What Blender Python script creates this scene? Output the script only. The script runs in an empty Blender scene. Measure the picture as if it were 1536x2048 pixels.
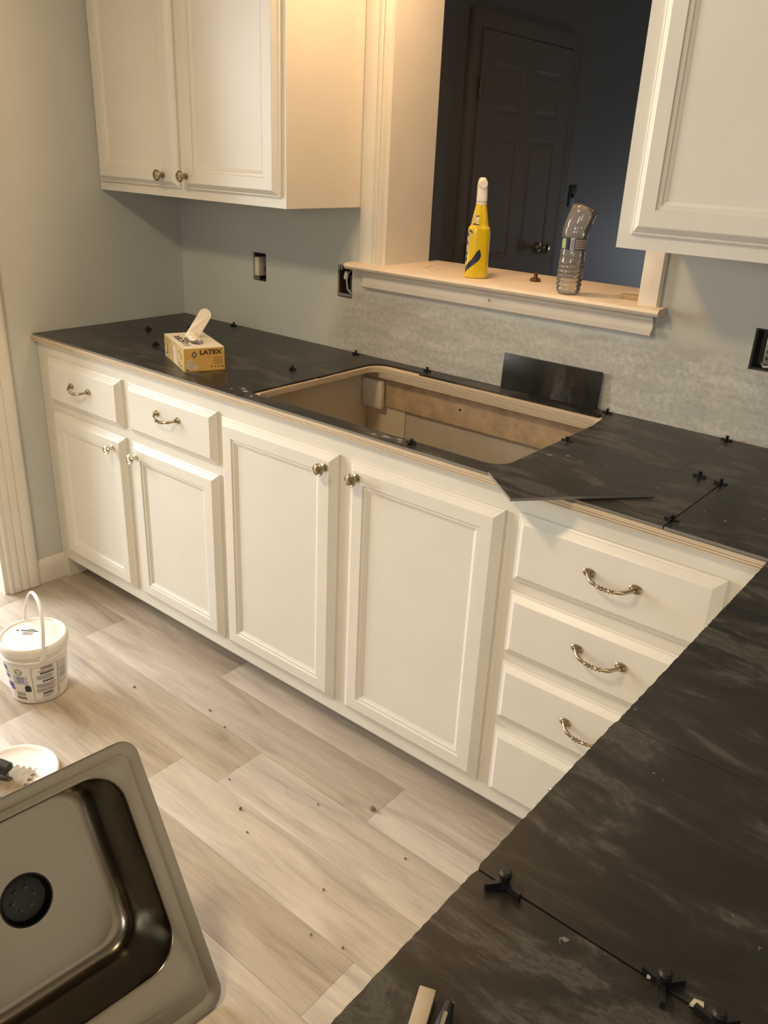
import bpy, bmesh, math, random
from math import sin, cos, pi, radians
from mathutils import Vector, Matrix, noise
from mathutils.geometry import tessellate_polygon
random.seed(7)
S = bpy.context.scene
COL = S.collection

# ------------------------------------------------------------------ camera
YAW, PITCH, ROLL, FPX = 38.6338, 23.4325, 2.7106, 1656.61
CAM = Vector((2.6329, -2.0115, 1.4987))
_y, _p, _r = radians(YAW), radians(PITCH), radians(ROLL)
FW = Vector((-sin(_y)*cos(_p), cos(_y)*cos(_p), -sin(_p)))
RT = Vector((cos(_y), sin(_y), 0)); UP = RT.cross(FW)
RT, UP = cos(_r)*RT + sin(_r)*UP, -sin(_r)*RT + cos(_r)*UP
cam = bpy.data.cameras.new('camera'); co = bpy.data.objects.new('camera', cam); COL.objects.link(co)
cam.sensor_fit = 'VERTICAL'; cam.sensor_height = 36.0; cam.lens = FPX/2048*36.0
cam.clip_start = .02
m = Matrix.Identity(4)
for i in range(3):
    m[i][0] = RT[i]; m[i][1] = UP[i]; m[i][2] = -FW[i]; m[i][3] = CAM[i]
co.matrix_world = m
S.camera = co

# ------------------------------------------------------------------ world, lights, exposure
S.view_settings.view_transform = 'Standard'; S.view_settings.look = 'None'
S.view_settings.gamma = 1.0; S.view_settings.use_curve_mapping = False
S.view_settings.exposure = 0.0
w = bpy.data.worlds.new('world'); S.world = w; w.use_nodes = True
w.node_tree.nodes['Background'].inputs[0].default_value = (.75, .85, 1, 1)
w.node_tree.nodes['Background'].inputs[1].default_value = .6

def area(name, loc, aim, size, power, col, size_y=None):
    l = bpy.data.lights.new(name, 'AREA'); l.energy = power; l.color = col; l.size = size
    if size_y: l.shape = 'RECTANGLE'; l.size_y = size_y
    o = bpy.data.objects.new(name, l); COL.objects.link(o); o.location = loc
    o.rotation_euler = (Vector(aim)-Vector(loc)).to_track_quat('-Z', 'Y').to_euler()
    return o
def point(name, loc, r, power, col):
    l = bpy.data.lights.new(name, 'POINT'); l.energy = power; l.color = col; l.shadow_soft_size = r
    o = bpy.data.objects.new(name, l); COL.objects.link(o); o.location = loc
    return o
area('ceiling_lamp_light', (1.20, -1.95, 2.40), (1.20, -1.95, 0), .26, 24, (1, .76, .47))
point('sink_lamp_light', (1.32, -.24, 2.12), .05, 15, (1, .62, .32))
area('hall_daylight', (-1.9, -1.7, 1.5), (0, -1.5, .8), 1.4, 145, (.92, .96, 1), 1.6)
area('added_daylight_fill', (3.00, -4.35, 1.80), (0, -.6, 1.2), 1.1, 42, (1, .99, .96), 1.2)  # added neutral fill, shining in through an invented, unseen window
area('den_daylight', (1.0, 4.85, .80), (0.1, 4.35, .80), .4, 5.5, (.80, .88, 1), .5)
point('den_warm_fill', (2.2, 1.2, 2.25), .06, 5.2, (1, .78, .58))  # added warm fill to lift the dark den; no lamp known there

# ------------------------------------------------------------------ materials
def nmat(name, base=(.8, .8, .8), rough=.5, metal=0.0, **kw):
    mt = bpy.data.materials.new(name); mt.use_nodes = True
    b = mt.node_tree.nodes['Principled BSDF']
    b.inputs['Base Color'].default_value = (*base, 1); b.inputs['Roughness'].default_value = rough
    b.inputs['Metallic'].default_value = metal
    for k, v in kw.items(): b.inputs[k].default_value = v
    return mt
class N:                                   # small node helper
    def __init__(s, mt): s.t = mt.node_tree; s.b = s.t.nodes['Principled BSDF']
    def new(s, ty, **kw):
        n = s.t.nodes.new(ty)
        for k, v in kw.items():
            if k in n.inputs: n.inputs[k].default_value = v
            else: setattr(n, k, v)
        return n
    def link(s, a, b): s.t.links.new(a, b)
    def coord(s, out='Object', scale=(1, 1, 1), loc=(0, 0, 0), rand=0):
        tc = s.new('ShaderNodeTexCoord'); mp = s.new('ShaderNodeMapping')
        mp.inputs['Scale'].default_value = scale; mp.inputs['Location'].default_value = loc
        src = tc.outputs[out]
        if rand:
            oi = s.new('ShaderNodeObjectInfo'); ml = s.new('ShaderNodeVectorMath', operation='SCALE')
            cx = s.new('ShaderNodeCombineXYZ')
            s.link(oi.outputs['Random'], cx.inputs[0]); s.link(oi.outputs['Random'], cx.inputs[1]); s.link(oi.outputs['Random'], cx.inputs[2])
            s.link(cx.outputs[0], ml.inputs[0]); ml.inputs['Scale'].default_value = rand
            ad = s.new('ShaderNodeVectorMath', operation='ADD'); s.link(src, ad.inputs[0]); s.link(ml.outputs[0], ad.inputs[1]); src = ad.outputs[0]
        s.link(src, mp.inputs['Vector']); return mp.outputs[0]
    def noise(s, vec, scale, detail=4, rough=.55, dist=0):
        n = s.new('ShaderNodeTexNoise'); n.inputs['Scale'].default_value = scale; n.inputs['Detail'].default_value = detail
        n.inputs['Roughness'].default_value = rough; n.inputs['Distortion'].default_value = dist
        s.link(vec, n.inputs['Vector']); return n.outputs['Fac']
    def ramp(s, fac, stops):
        r = s.new('ShaderNodeValToRGB'); e = r.color_ramp.elements
        while len(e) < len(stops): e.new(.5)
        for i, (p, c) in enumerate(stops):
            e[i].position = p; e[i].color = (*c, 1) if len(c) == 3 else c
        s.link(fac, r.inputs[0]); return r.outputs[0]
    def mix(s, fac, a, b, mode='MIX'):
        n = s.new('ShaderNodeMix', data_type='RGBA', blend_type=mode)
        for sock, v in ((0, fac), (6, a), (7, b)):
            if hasattr(v, 'links'): s.link(v, n.inputs[sock])
            else: n.inputs[sock].default_value = v if sock == 0 else (*v, 1)
        return n.outputs[2]
    def math(s, op, a, b=0.0, clamp=False):
        n = s.new('ShaderNodeMath', operation=op); n.use_clamp = clamp
        for i, v in enumerate((a, b)):
            if hasattr(v, 'links'): s.link(v, n.inputs[i])
            else: n.inputs[i].default_value = v
        return n.outputs[0]
    def bump(s, h, strength=.2, dist=.002):
        n = s.new('ShaderNodeBump'); n.inputs['Strength'].default_value = strength; n.inputs['Distance'].default_value = dist
        s.link(h, n.inputs['Height']); s.link(n.outputs[0], s.b.inputs['Normal'])
    def color(s, c): s.link(c, s.b.inputs['Base Color'])
    def rough(s, r): s.link(r, s.b.inputs['Roughness'])

def painted(name, base, rough, var=.05, bump=.08, scale=9):
    mt = nmat(name, base, rough); n = N(mt)
    v = n.coord(); f = n.noise(v, scale, 3)
    n.color(n.ramp(f, [(.3, tuple(c*(1-var) for c in base)), (.7, tuple(min(1, c*(1+var*.4)) for c in base))]))
    n.bump(n.noise(v, 160, 2), bump, .0006)
    return mt
CAB = painted('cabinet_paint', (.73, .69, .60), .34, .03)
TRIM = painted('trim_paint', (.76, .72, .64), .38, .04)
CEILM = painted('ceiling_paint', (.78, .76, .70), .9, .03, .3)
WALLC = (.60, .61, .565)
WALL = painted('gray_wall_paint', WALLC, .62, .03, .15, 4)
def wall_back_mat():
    mt = painted('gray_wall_paint_with_skim_coat', WALLC, .62, .03, .15, 4); n = N(mt)
    base = n.b.inputs['Base Color'].links[0].from_socket
    tc = n.new('ShaderNodeTexCoord'); sp = n.new('ShaderNodeSeparateXYZ'); n.link(tc.outputs['Object'], sp.inputs[0])
    X, Z = sp.outputs[0], sp.outputs[2]
    v = n.coord()
    wob = n.math('MULTIPLY', n.math('SUBTRACT', n.noise(v, 7, 4, .6), .5), .10)
    x = n.math('ADD', X, wob); z = n.math('ADD', Z, wob)
    def band(a, lo, hi, s=.02):
        u = n.math('MULTIPLY', n.math('SUBTRACT', a, lo), 1/s, True); d = n.math('MULTIPLY', n.math('SUBTRACT', hi, a), 1/s, True)
        return n.math('MULTIPLY', u, d)
    patch = n.math('MULTIPLY', band(x, .74, 2.6, .10), band(z, .8, 1.115, .03))
    speck = n.ramp(n.math('ADD', n.math('MULTIPLY', n.noise(v, 75, 5, .75), .55), n.math('MULTIPLY', n.noise(n.coord('Object', (4, 4, 16)), 1.6, 4, .6, .6), .45)), [(.40, (.39, .365, .305)), (.50, (.50, .47, .395)), (.60, (.64, .61, .53))])
    c = n.mix(n.math('MULTIPLY', patch, .85), base, speck)
    pr = n.math('MULTIPLY', band(X, .852, .93, .004), band(z, 1.075, 1.19, .02))      # primed strip at the sill's left end
    c = n.mix(pr, c, (.62, .58, .50))
    pr2 = n.math('MULTIPLY', band(x, 1.85, 2.6, .04), band(z, 1.06, 1.4, .05))        # bare tan patch right of the trim
    c = n.mix(n.math('MULTIPLY', pr2, .55), c, (.50, .44, .34))
    n.color(c); return mt
WALLB = wall_back_mat()
DENW = painted('den_wall_paint', (.24, .245, .245), .6, .03, .1, 4)
DENDOOR = painted('den_door_paint', (.24, .225, .205), .65, .03, .05, 4)

def floor_mat():
    mt = nmat('vinyl_plank', (.5, .42, .33), .42); n = N(mt)
    v = n.coord('Object', (1, 1, 1), rand=37)
    st = n.new('ShaderNodeMapping'); st.inputs['Scale'].default_value = (1.6, 13, 1); n.link(v, st.inputs[0])
    g = n.noise(st.outputs[0], 1.6, 6, .6, .9)
    fine = n.new('ShaderNodeMapping'); fine.inputs['Scale'].default_value = (4, 110, 1); n.link(v, fine.inputs[0])
    f = n.noise(fine.outputs[0], 2.2, 3, .6, .3)
    c = n.ramp(g, [(.26, (.25, .205, .158)), (.40, (.40, .335, .265)), (.56, (.52, .445, .36)), (.78, (.62, .55, .46))])
    c = n.mix(.35, c, n.ramp(f, [(.35, (.34, .285, .225)), (.65, (.52, .45, .37))]))
    oi = n.new('ShaderNodeObjectInfo')
    tint = n.ramp(oi.outputs['Random'], [(0, (.92, .915, .91)), (.5, (.98, .975, .97)), (1, (1.03, 1.02, 1.0))])
    c = n.mix(1.0, c, tint, 'MULTIPLY')
    n.color(c); n.bump(f, .12, .0006)
    n.rough(n.ramp(g, [(.2, (.36,)*3), (.8, (.5,)*3)]))
    return mt
FLOORM = floor_mat()
SUBF = nmat('subfloor', (.06, .05, .04), .9)

def tile_mat():
    mt = nmat('slate_tile', (.05, .05, .045), .42, **{'Specular IOR Level': .38}); n = N(mt)
    v = n.coord('Object', rand=23)
    st = n.new('ShaderNodeMapping'); st.inputs['Scale'].default_value = (3.2, 8.5, 1); n.link(v, st.inputs[0])
    g = n.noise(st.outputs[0], 1.5, 11, .70, .6)
    cl = n.noise(v, 7, 4, .6, .4)
    c = n.ramp(g, [(.28, (.008, .0085, .007)), (.42, (.014, .0135, .011)), (.50, (.025, .0235, .019)), (.545, (.050, .047, .041)), (.575, (.105, .10, .089)), (.61, (.055, .052, .045)), (.70, (.12, .115, .10))])
    hue = n.ramp(cl, [(.35, (.024, .016, .012)), (.5, (.018, .018, .015)), (.65, (.014, .019, .016))])
    c = n.mix(.30, c, hue)
    sp = n.ramp(n.noise(v, 62, 2, .5), [(.735, (0,)*3), (.765, (1,)*3)])
    c = n.mix(n.math('MULTIPLY', sp, .6), c, (.33, .31, .27))
    n.color(c); n.rough(n.ramp(g, [(.3, (.27,)*3), (.7, (.40,)*3)]))
    n.bump(n.noise(v, 55, 4), .05, .0008)
    return mt
TILE = tile_mat()
TILEEDGE = nmat('tile_cut_edge', (.20, .18, .15), .75)
def ply_mat(zb=.8795):
    mt = nmat('plywood', (.6, .45, .28), .65); n = N(mt)
    tc = n.new('ShaderNodeTexCoord'); sp = n.new('ShaderNodeSeparateXYZ'); n.link(tc.outputs['Object'], sp.inputs[0])
    v = n.coord('Object', (3, 3, 60)); wob = n.math('MULTIPLY', n.math('SUBTRACT', n.noise(n.coord(), 14, 2), .5), .0012)
    z = n.math('MULTIPLY', n.math('SUBTRACT', n.math('ADD', sp.outputs[2], wob), zb), 1/.016, True)
    A, B = (.60, .475, .325), (.25, .17, .10)
    c = n.ramp(z, [(0, A), (.14, A), (.18, B), (.27, B), (.31, (.66, .53, .37)), (.48, A), (.52, B), (.60, B), (.64, (.66, .54, .39)), (.80, A), (.84, (.40, .29, .18)), (.90, (.62, .50, .35)), (1, (.66, .55, .40))])
    f = n.noise(v, 3, 4)
    c = n.mix(.22, c, n.ramp(f, [(.3, (.42, .31, .20)), (.7, (.68, .56, .40))]))
    n.color(c); return mt
PLY = ply_mat()
PLY2 = ply_mat(.8625)
RAWWOOD = painted('raw_wood', (.52, .37, .22), .7, .25, .2, 22)
CABIN = painted('cabinet_interior', (.68, .60, .46), .6, .05)
CABBACK = painted('cabinet_interior_back', (.56, .50, .41), .7, .10, .1, 14)
def steel_mat():
    mt = nmat('brushed_stainless', (.235, .21, .168), .32, 1.0); n = N(mt)
    v = n.coord('Object', (10, 400, 400)); f = n.noise(v, 3, 2, .5)
    n.rough(n.ramp(f, [(.3, (.20,)*3), (.7, (.25,)*3)]))
    return mt
STEEL = steel_mat()
DARK = nmat('dark_drain', (.007, .007, .0065), .4)
BRONZE = nmat('antique_nickel', (.36, .29, .19), .32, 1.0)
NICKEL = nmat('bright_nickel', (.72, .66, .55), .2, 1.0)
BROWNMETAL = nmat('bronze_knob_metal', (.16, .085, .035), .38, .7)
BLACKP = nmat('black_plastic', (.008, .008, .008), .45)
WHITEP = nmat('white_plastic', (.84, .80, .735), .42)
CREAMP = nmat('cream_plastic', (.80, .72, .58), .45)
YELLOW = nmat('yellow_cleaner', (.78, .56, .015), .18); YELLOW.node_tree.nodes['Principled BSDF'].inputs['Coat Weight'].default_value = .6
YELLOW2 = nmat('yellow_label', (.80, .52, .02), .3)
NAVY = nmat('navy_print', (.018, .022, .05), .4)
BLUEP = nmat('blue_print', (.07, .08, .38), .5)
GREENP = nmat('green_print', (.30, .42, .12), .5)
LGREEN = nmat('mint_print', (.30, .55, .35), .5)
GRAYP = nmat('gray_print', (.30, .27, .25), .6)
PALEP = nmat('pale_lavender_print', (.55, .52, .62), .5)
BLACKI = nmat('black_ink', (.022, .017, .014), .6)
BROWNI = nmat('brown_ink', (.10, .045, .012), .6)
CARDW = painted('white_card', (.74, .67, .52), .6, .06, .1, 30)
CARDO = painted('orange_card', (.66, .40, .10), .55, .08, .1, 20)
CARDY = painted('ochre_card', (.50, .33, .10), .55, .10, .1, 20)
PAPER = nmat('white_flap_card', (.78, .70, .58), .7)
LATEXM = nmat('latex_glove', (.80, .72, .58), .55)
PALEGR = painted('pale_print', (.66, .53, .36), .6, .25, .1, 60)
GALV = nmat('galvanised_steel', (.30, .285, .25), .45, .8)
BOXBL = nmat('outlet_box_plastic', (.05, .04, .03), .5)
WIREW = nmat('white_wire', (.55, .52, .45), .5)
TROWELM = painted('dried_mortar_steel', (.36, .29, .20), .6, .25, .3, 60)
RUBBER = nmat('black_rubber', (.028, .028, .026), .5)
SPONGE = painted('tan_wood_scrap', (.50, .36, .18), .8, .2, .3, 40)
MORTAR = nmat('mortar_crumb', (.18, .13, .08), .9)
def pet_mat(name, tint, gl):
    mt = bpy.data.materials.new(name); mt.use_nodes = True; t = mt.node_tree; t.nodes.clear()
    o = t.nodes.new('ShaderNodeOutputMaterial'); tr = t.nodes.new('ShaderNodeBsdfTransparent'); g = t.nodes.new('ShaderNodeBsdfGlossy')
    df = t.nodes.new('ShaderNodeBsdfDiffuse'); df.inputs[0].default_value = (.78, .72, .64, 1); m0 = t.nodes.new('ShaderNodeMixShader'); m0.inputs[0].default_value = .16
    tr.inputs[0].default_value = (*tint, 1); g.inputs['Roughness'].default_value = .06; g.inputs[0].default_value = (1, .96, .9, 1)
    fr = t.nodes.new('ShaderNodeFresnel'); fr.inputs['IOR'].default_value = gl
    t.links.new(tr.outputs[0], m0.inputs[1]); t.links.new(df.outputs[0], m0.inputs[2])
    mx = t.nodes.new('ShaderNodeMixShader'); t.links.new(fr.outputs[0], mx.inputs[0])
    t.links.new(m0.outputs[0], mx.inputs[1]); t.links.new(g.outputs[0], mx.inputs[2]); t.links.new(mx.outputs[0], o.inputs[0])
    return mt
PET = pet_mat('clear_bottle_plastic', (.96, .95, .93), 1.5)
GLASS = pet_mat('window_glass', (.97, .98, .97), 1.45)
GLASS.node_tree.nodes['Mix Shader'].inputs[0].default_value = 0.0
WATER = pet_mat('water', (.97, .95, .92), 1.45)
WATER.node_tree.nodes['Mix Shader'].inputs[0].default_value = .10; WATER.node_tree.nodes['Diffuse BSDF'].inputs[0].default_value = (.62, .47, .32, 1)  # tan diffuse stands in for the sill refracted through the water

# ------------------------------------------------------------------ mesh helpers
class M:
    def __init__(s): s.v = []; s.f = []; s.mi = []; s.cur = 0
    def add(s, vs, fs):
        k = len(s.v); s.v += [Vector(p) for p in vs]; s.f += [tuple(i+k for i in q) for q in fs]; s.mi += [s.cur]*len(fs)
        return s
    def box(s, x0, x1, y0, y1, z0, z1):
        return s.add([(x0,y0,z0),(x1,y0,z0),(x1,y1,z0),(x0,y1,z0),(x0,y0,z1),(x1,y0,z1),(x1,y1,z1),(x0,y1,z1)],
                     [(0,3,2,1),(4,5,6,7),(0,1,5,4),(1,2,6,5),(2,3,7,6),(3,0,4,7)])
    def loft(s, rings, cap0=True, cap1=True, closed=True):
        n = len(rings[0]); k = len(s.v); s.v += [Vector(p) for r in rings for p in r]
        fs = []
        for i in range(len(rings)-1):
            for j in range(n if closed else n-1):
                a = k+i*n+j; b = k+i*n+(j+1) % n; fs.append((a, b, b+n, a+n))
        if cap0: fs.append(tuple(k+j for j in reversed(range(n))))
        if cap1: fs.append(tuple(k+(len(rings)-1)*n+j for j in range(n)))
        s.f += fs; s.mi += [s.cur]*len(fs); return s
    def lathe(s, prof, o=(0,0,0), ax=(0,0,1), seg=20, cap0=True, cap1=True):
        ax = Vector(ax).normalized(); u = ax.orthogonal().normalized(); w_ = ax.cross(u); o = Vector(o)
        return s.loft([[o+ax*h+u*(r*cos(2*pi*j/seg))+w_*(r*sin(2*pi*j/seg)) for j in range(seg)] for r, h in prof], cap0, cap1)
    def tube(s, pts, rad, seg=8, flat=1.0):
        pts = [Vector(p) for p in pts]; n = len(pts); rings = []
        if not hasattr(rad, '__len__'): rad = [rad]*n
        up = None
        for i, p in enumerate(pts):
            t = (pts[min(i+1, n-1)]-pts[max(i-1, 0)]).normalized()
            if up is None: up = t.orthogonal().normalized()
            up = (up - t*up.dot(t)).normalized(); w_ = t.cross(up)
            rings.append([p+up*(rad[i]*cos(2*pi*j/seg))+w_*(rad[i]*flat*sin(2*pi*j/seg)) for j in range(seg)])
        return s.loft(rings)
    def prism(s, outer, z0, z1, holes=()):
        loops = [list(outer)]+[list(h) for h in holes]
        flat = [p for l in loops for p in l]; n = len(flat)
        tri = tessellate_polygon([[Vector((p[0], p[1], 0)) for p in l] for l in loops])
        vs = [(p[0], p[1], z0) for p in flat]+[(p[0], p[1], z1) for p in flat]; fs = []
        for t in tri:
            a, b, c = t
            A, B, C_ = flat[a], flat[b], flat[c]
            if (B[0]-A[0])*(C_[1]-A[1])-(B[1]-A[1])*(C_[0]-A[0]) < 0: a, b, c = a, c, b
            fs += [(a+n, b+n, c+n), (a, c, b)]
        k = 0
        for li, l in enumerate(loops):
            ar = sum(l[i][0]*l[(i+1) % len(l)][1]-l[(i+1) % len(l)][0]*l[i][1] for i in range(len(l)))
            for i in range(len(l)):
                a, b = k+i, k+(i+1) % len(l)
                if (ar < 0) != (li > 0): a, b = b, a
                fs.append((a, b, b+n, a+n))
            k += len(l)
        return s.add(vs, fs)
    def rings_rect(s, x0, x1, z0, z1, prof, cap=True, back=True):    # nested rectangles facing -Y: (inset, y)
        return s.loft([[(x0+i, y, z0+i), (x1-i, y, z0+i), (x1-i, y, z1-i), (x0+i, y, z1-i)] for i, y in prof], back, cap)
    def slab(s, axis, c0, c1, a0, a1, z0, z1, holes):                # wall slab with rectangular holes; axis = normal
        A = sorted({a0, a1, *[h[0] for h in holes], *[h[1] for h in holes]}); Z = sorted({z0, z1, *[h[2] for h in holes], *[h[3] for h in holes]})
        A = [a for a in A if a0 <= a <= a1]; Z = [z for z in Z if z0 <= z <= z1]
        def solid(i, j):
            if not (0 <= i < len(A)-1 and 0 <= j < len(Z)-1): return False
            a, z = (A[i]+A[i+1])/2, (Z[j]+Z[j+1])/2
            return not any(h[0] < a < h[1] and h[2] < z < h[3] for h in holes)
        P = lambda a, c, z: (a, c, z) if axis == 'y' else (c, a, z)
        for i in range(len(A)-1):
            for j in range(len(Z)-1):
                if not solid(i, j): continue
                a, b, z, t = A[i], A[i+1], Z[j], Z[j+1]
                q = [[P(a,c0,z),P(b,c0,z),P(b,c0,t),P(a,c0,t)], [P(b,c1,z),P(a,c1,z),P(a,c1,t),P(b,c1,t)]]
                if not solid(i-1, j): q.append([P(a,c0,z),P(a,c0,t),P(a,c1,t),P(a,c1,z)])
                if not solid(i+1, j): q.append([P(b,c0,z),P(b,c1,z),P(b,c1,t),P(b,c0,t)])
                if not solid(i, j-1): q.append([P(a,c0,z),P(a,c1,z),P(b,c1,z),P(b,c0,z)])
                if not solid(i, j+1): q.append([P(a,c0,t),P(b,c0,t),P(b,c1,t),P(a,c1,t)])
                for f in q: s.add(f, [(0,1,2,3)])
        return s

ORG = {}
def ob(name, mb, mats, parent=None, local=False, smooth=False, bevel=0, loc=None, rot=None, fix=True):
    if not isinstance(mats, (list, tuple)): mats = [mats]
    org = Vector((0, 0, 0))
    if local: pass
    elif parent is not None: org = ORG[parent.name]
    else:
        xs = [p.x for p in mb.v]; ys = [p.y for p in mb.v]; zs = [p.z for p in mb.v]
        org = Vector(((min(xs)+max(xs))/2, (min(ys)+max(ys))/2, min(zs)))
    me = bpy.data.meshes.new(name); me.from_pydata([p-org for p in mb.v], [], mb.f)
    for mt in mats: me.materials.append(mt)
    me.polygons.foreach_set('material_index', mb.mi)
    bm = bmesh.new(); bm.from_mesh(me)
    bmesh.ops.remove_doubles(bm, verts=bm.verts, dist=1e-6)
    if fix: bmesh.ops.recalc_face_normals(bm, faces=bm.faces)
    if bevel:
        es = [e for e in bm.edges if len(e.link_faces) == 2 and e.calc_face_angle(0) > .6]
        bmesh.ops.bevel(bm, geom=es, offset=bevel, segments=2, affect='EDGES', profile=.5)
    bm.to_mesh(me); bm.free()
    if smooth or bevel:
        me.polygons.foreach_set('use_smooth', [True]*len(me.polygons)); me.set_sharp_from_angle(angle=radians(38))
    o = bpy.data.objects.new(name, me); COL.objects.link(o)
    if parent is not None: o.parent = parent; ORG[o.name] = org
    else: o.location = org; ORG[o.name] = org
    if loc is not None: o.location = Vector(loc)-(ORG[parent.name] if parent is not None and not local else Vector((0,0,0))) if not local else Vector(loc)
    if rot is not None: o.rotation_euler = rot
    return o
def tag(o, label, cat, group=None):
    o['label'] = label; o['category'] = cat
    if group: o['group'] = group
    return o
def thing(name, label, cat, loc, rot=None, group=None):
    o = bpy.data.objects.new(name, None); COL.objects.link(o); o.location = loc; o.empty_display_size = .05
    if rot is not None: o.rotation_euler = rot
    ORG[o.name] = Vector(loc); return tag(o, label, cat, group)
def struct(name, mb, mats, parent=None, **kw):
    o = ob(name, mb, mats, parent, **kw)
    if parent is None: o['kind'] = 'structure'
    return o
def share(name, me, parent, loc, rot=None):      # another object on existing mesh data; loc in the parent's frame
    o = bpy.data.objects.new(name, me); COL.objects.link(o); o.parent = parent; o.location = loc
    if rot is not None: o.rotation_euler = rot
    return o
def rrect(x0, x1, y0, y1, r, k=6, sub=0):
    out = []
    for cx, cy, a in ((x1-r, y0+r, -pi/2), (x1-r, y1-r, 0), (x0+r, y1-r, pi/2), (x0+r, y0+r, pi)):
        out += [(cx+r*cos(a+pi/2*i/k), cy+r*sin(a+pi/2*i/k)) for i in range(k+1)]
    if sub:
        o2 = []; n = len(out)
        for i in range(n):
            p, q = out[i], out[(i+1) % n]; o2.append(p)
            if i % (k+1) == k: o2 += [(p[0]+(q[0]-p[0])*j/sub, p[1]+(q[1]-p[1])*j/sub) for j in range(1, sub)]
        out = o2
    return out

# ------------------------------------------------------------------ room shell
XR, YF, H = 9.0, -3.9, 2.44
OPX0, OPX1, OPZ0, OPZ1 = .975, 1.803, 1.165, 2.10
OUTLETS = [(.392, .458, 1.072, 1.166), (.790, .853, 1.068, 1.166), (2.085, 2.150, 1.075, 1.170)]
struct('wall_back', M().slab('y', 0, .21, -.12, XR, 0, H, [(OPX0, OPX1, OPZ0, OPZ1)]+OUTLETS), WALLB, fix=False)
bpy.data.objects['wall_back'].location = (0, 0, 0)
for v_ in bpy.data.objects['wall_back'].data.vertices: v_.co += ORG['wall_back']
ORG['wall_back'] = Vector((0, 0, 0))
DY0, DY1, DZ = -1.72, -.826, 2.06
struct('wall_left', M().slab('x', -.12, 0, YF, 0, 0, H, [(DY0, DY1, 0, DZ)]), WALL, fix=False)
struct('wall_right', M().box(XR, XR+.1, YF, .21, 0, H), WALL)
struct('wall_front', M().slab('y', YF-.1, YF, -.12, XR+.1, 0, H, [(2.45, 3.55, 1.05, 2.15)]), WALL, fix=False)
wf = struct('added_fill_window', M().slab('y', YF-.08, YF-.03, 2.45, 3.55, 1.05, 2.15, [(2.50, 3.50, 1.10, 1.58), (2.50, 3.50, 1.62, 2.10)]), TRIM, fix=False)  # unseen window, added to let the daylight fill into the room
for z0 in (1.10, 1.62): ob('sash_pane', M().box(2.50, 3.50, YF-.06, YF-.056, z0, z0+.48), GLASS, wf)
ob('casing', M().slab('y', YF, YF+.018, 2.37, 3.63, .97, 2.23, [(2.45, 3.55, 1.05, 2.15)]), TRIM, wf, fix=False)
struct('ceiling', M().box(-2.2, XR+.1, YF-.1, 5.3, H, H+.05), CEILM)
# adjoining hall seen through the left doorway
struct('wall_hall_left', M().box(-2.3, -2.2, YF, 0, 0, H), CEILM)
struct('wall_hall_back', M().box(-2.2, -.12, 0, .1, 0, H), CEILM)
struct('wall_hall_front', M().box(-2.2, -.12, YF-.1, YF, 0, H), CEILM)
# den behind the pass-through
XD = .12
struct('wall_den_left', M().slab('x', XD-.1, XD, .21, 5.2, 0, H, []), DENW, fix=False)
struct('wall_den_far', M().box(XD-.1, XR+.1, 5.2, 5.3, 0, H), DENW)
struct('wall_den_right', M().box(XR, XR+.1, .21, 5.2, 0, H), DENW)
# floor: sub-floor slab carrying planks
fl = struct('floor', M().box(-2.2, XR, YF, 5.2, -.06, -.006), SUBF)
PW, PL = .1525, 1.22
pl_full = None
row = 0
y = -.04
def plank_mb(L, W): return M().box(0, L-.0004, 0, W-.0004, -.0062, 0)
while y > YF:
    off = [0.0, .43, .86, .21, .66, 1.05][row % 6] + random.uniform(-.05, .05)
    x = -.12 - off
    while x < 3.1:
        x0, x1 = max(x, -.118), min(x+PL, 3.1)
        yy = y-PW
        if yy > YF and x1-x0 > .05:
            if x0 == x and x1 == x+PL:
                if pl_full is None:
                    p_ = ob('plank', plank_mb(PL, PW), FLOORM, fl, local=True, bevel=.0004); pl_full = p_.data
                else: p_ = share('plank', pl_full, fl, (0, 0, 0))
            else: p_ = ob('plank', plank_mb(x1-x0, PW), FLOORM, fl, local=True, bevel=.0004)
            p_.location = Vector((x0, yy, 0))-ORG['floor']
        x += PL
    y -= PW; row += 1
struct('floor_hall', M().box(-2.2, -.119, YF, 0, -.006, 0), FLOORM)
struct('floor_dining', M().box(3.1005, XR, YF, .0, -.006, 0), FLOORM)
struct('floor_den', M().box(XD, XR, .21, 5.2, -.006, 0), FLOORM)
# under-cabinet strip of floor
struct('trim_1', M().box(-.03, .004, -.61, 0, -.006, .001), FLOORM) if False else None

# left doorway casing (fluted) and baseboard
def casing_profile(w_, t):   # (offset across, proud)
    return [(0, 0), (0, t*.55), (.004, t*.75), (w_*.12, t*.75), (w_*.16, t*.55), (w_*.22, t*.8), (w_*.34, t*.85), (w_*.40, t*.62), (w_*.46, t*.85), (w_*.60, t*.9), (w_*.66, t*.66), (w_*.72, t*.92), (w_*.9, t), (w_-.003, t*.95), (w_, t*.8), (w_, 0)]
pr = casing_profile(.110, .020)
d1 = struct('door_1', M().box(-.12, 0, DY1-.018, DY1, 0, DZ).box(-.12, 0, DY0, DY0+.018, 0, DZ).box(-.12, 0, DY0, DY1, DZ-.018, DZ), TRIM)
ob('casing', M().loft([[(t, DY1-.004+a, z) for a, t in pr] for z in (.002, DZ+.10)]), TRIM, d1, smooth=True)
ob('casing', M().loft([[(t, DY0+.004-a, z) for a, t in pr] for z in (.002, DZ+.10)]), TRIM, d1, smooth=True)
ob('casing', M().loft([[(t, y_, DZ-.004+a) for a, t in pr] for y_ in (DY0+.004, DY1-.004)]), TRIM, d1, smooth=True)
bp = [(0, 0), (.014, 0), (.014, .062), (.012, .074), (.008, .082), (.004, .088), (0, .090)]
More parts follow.
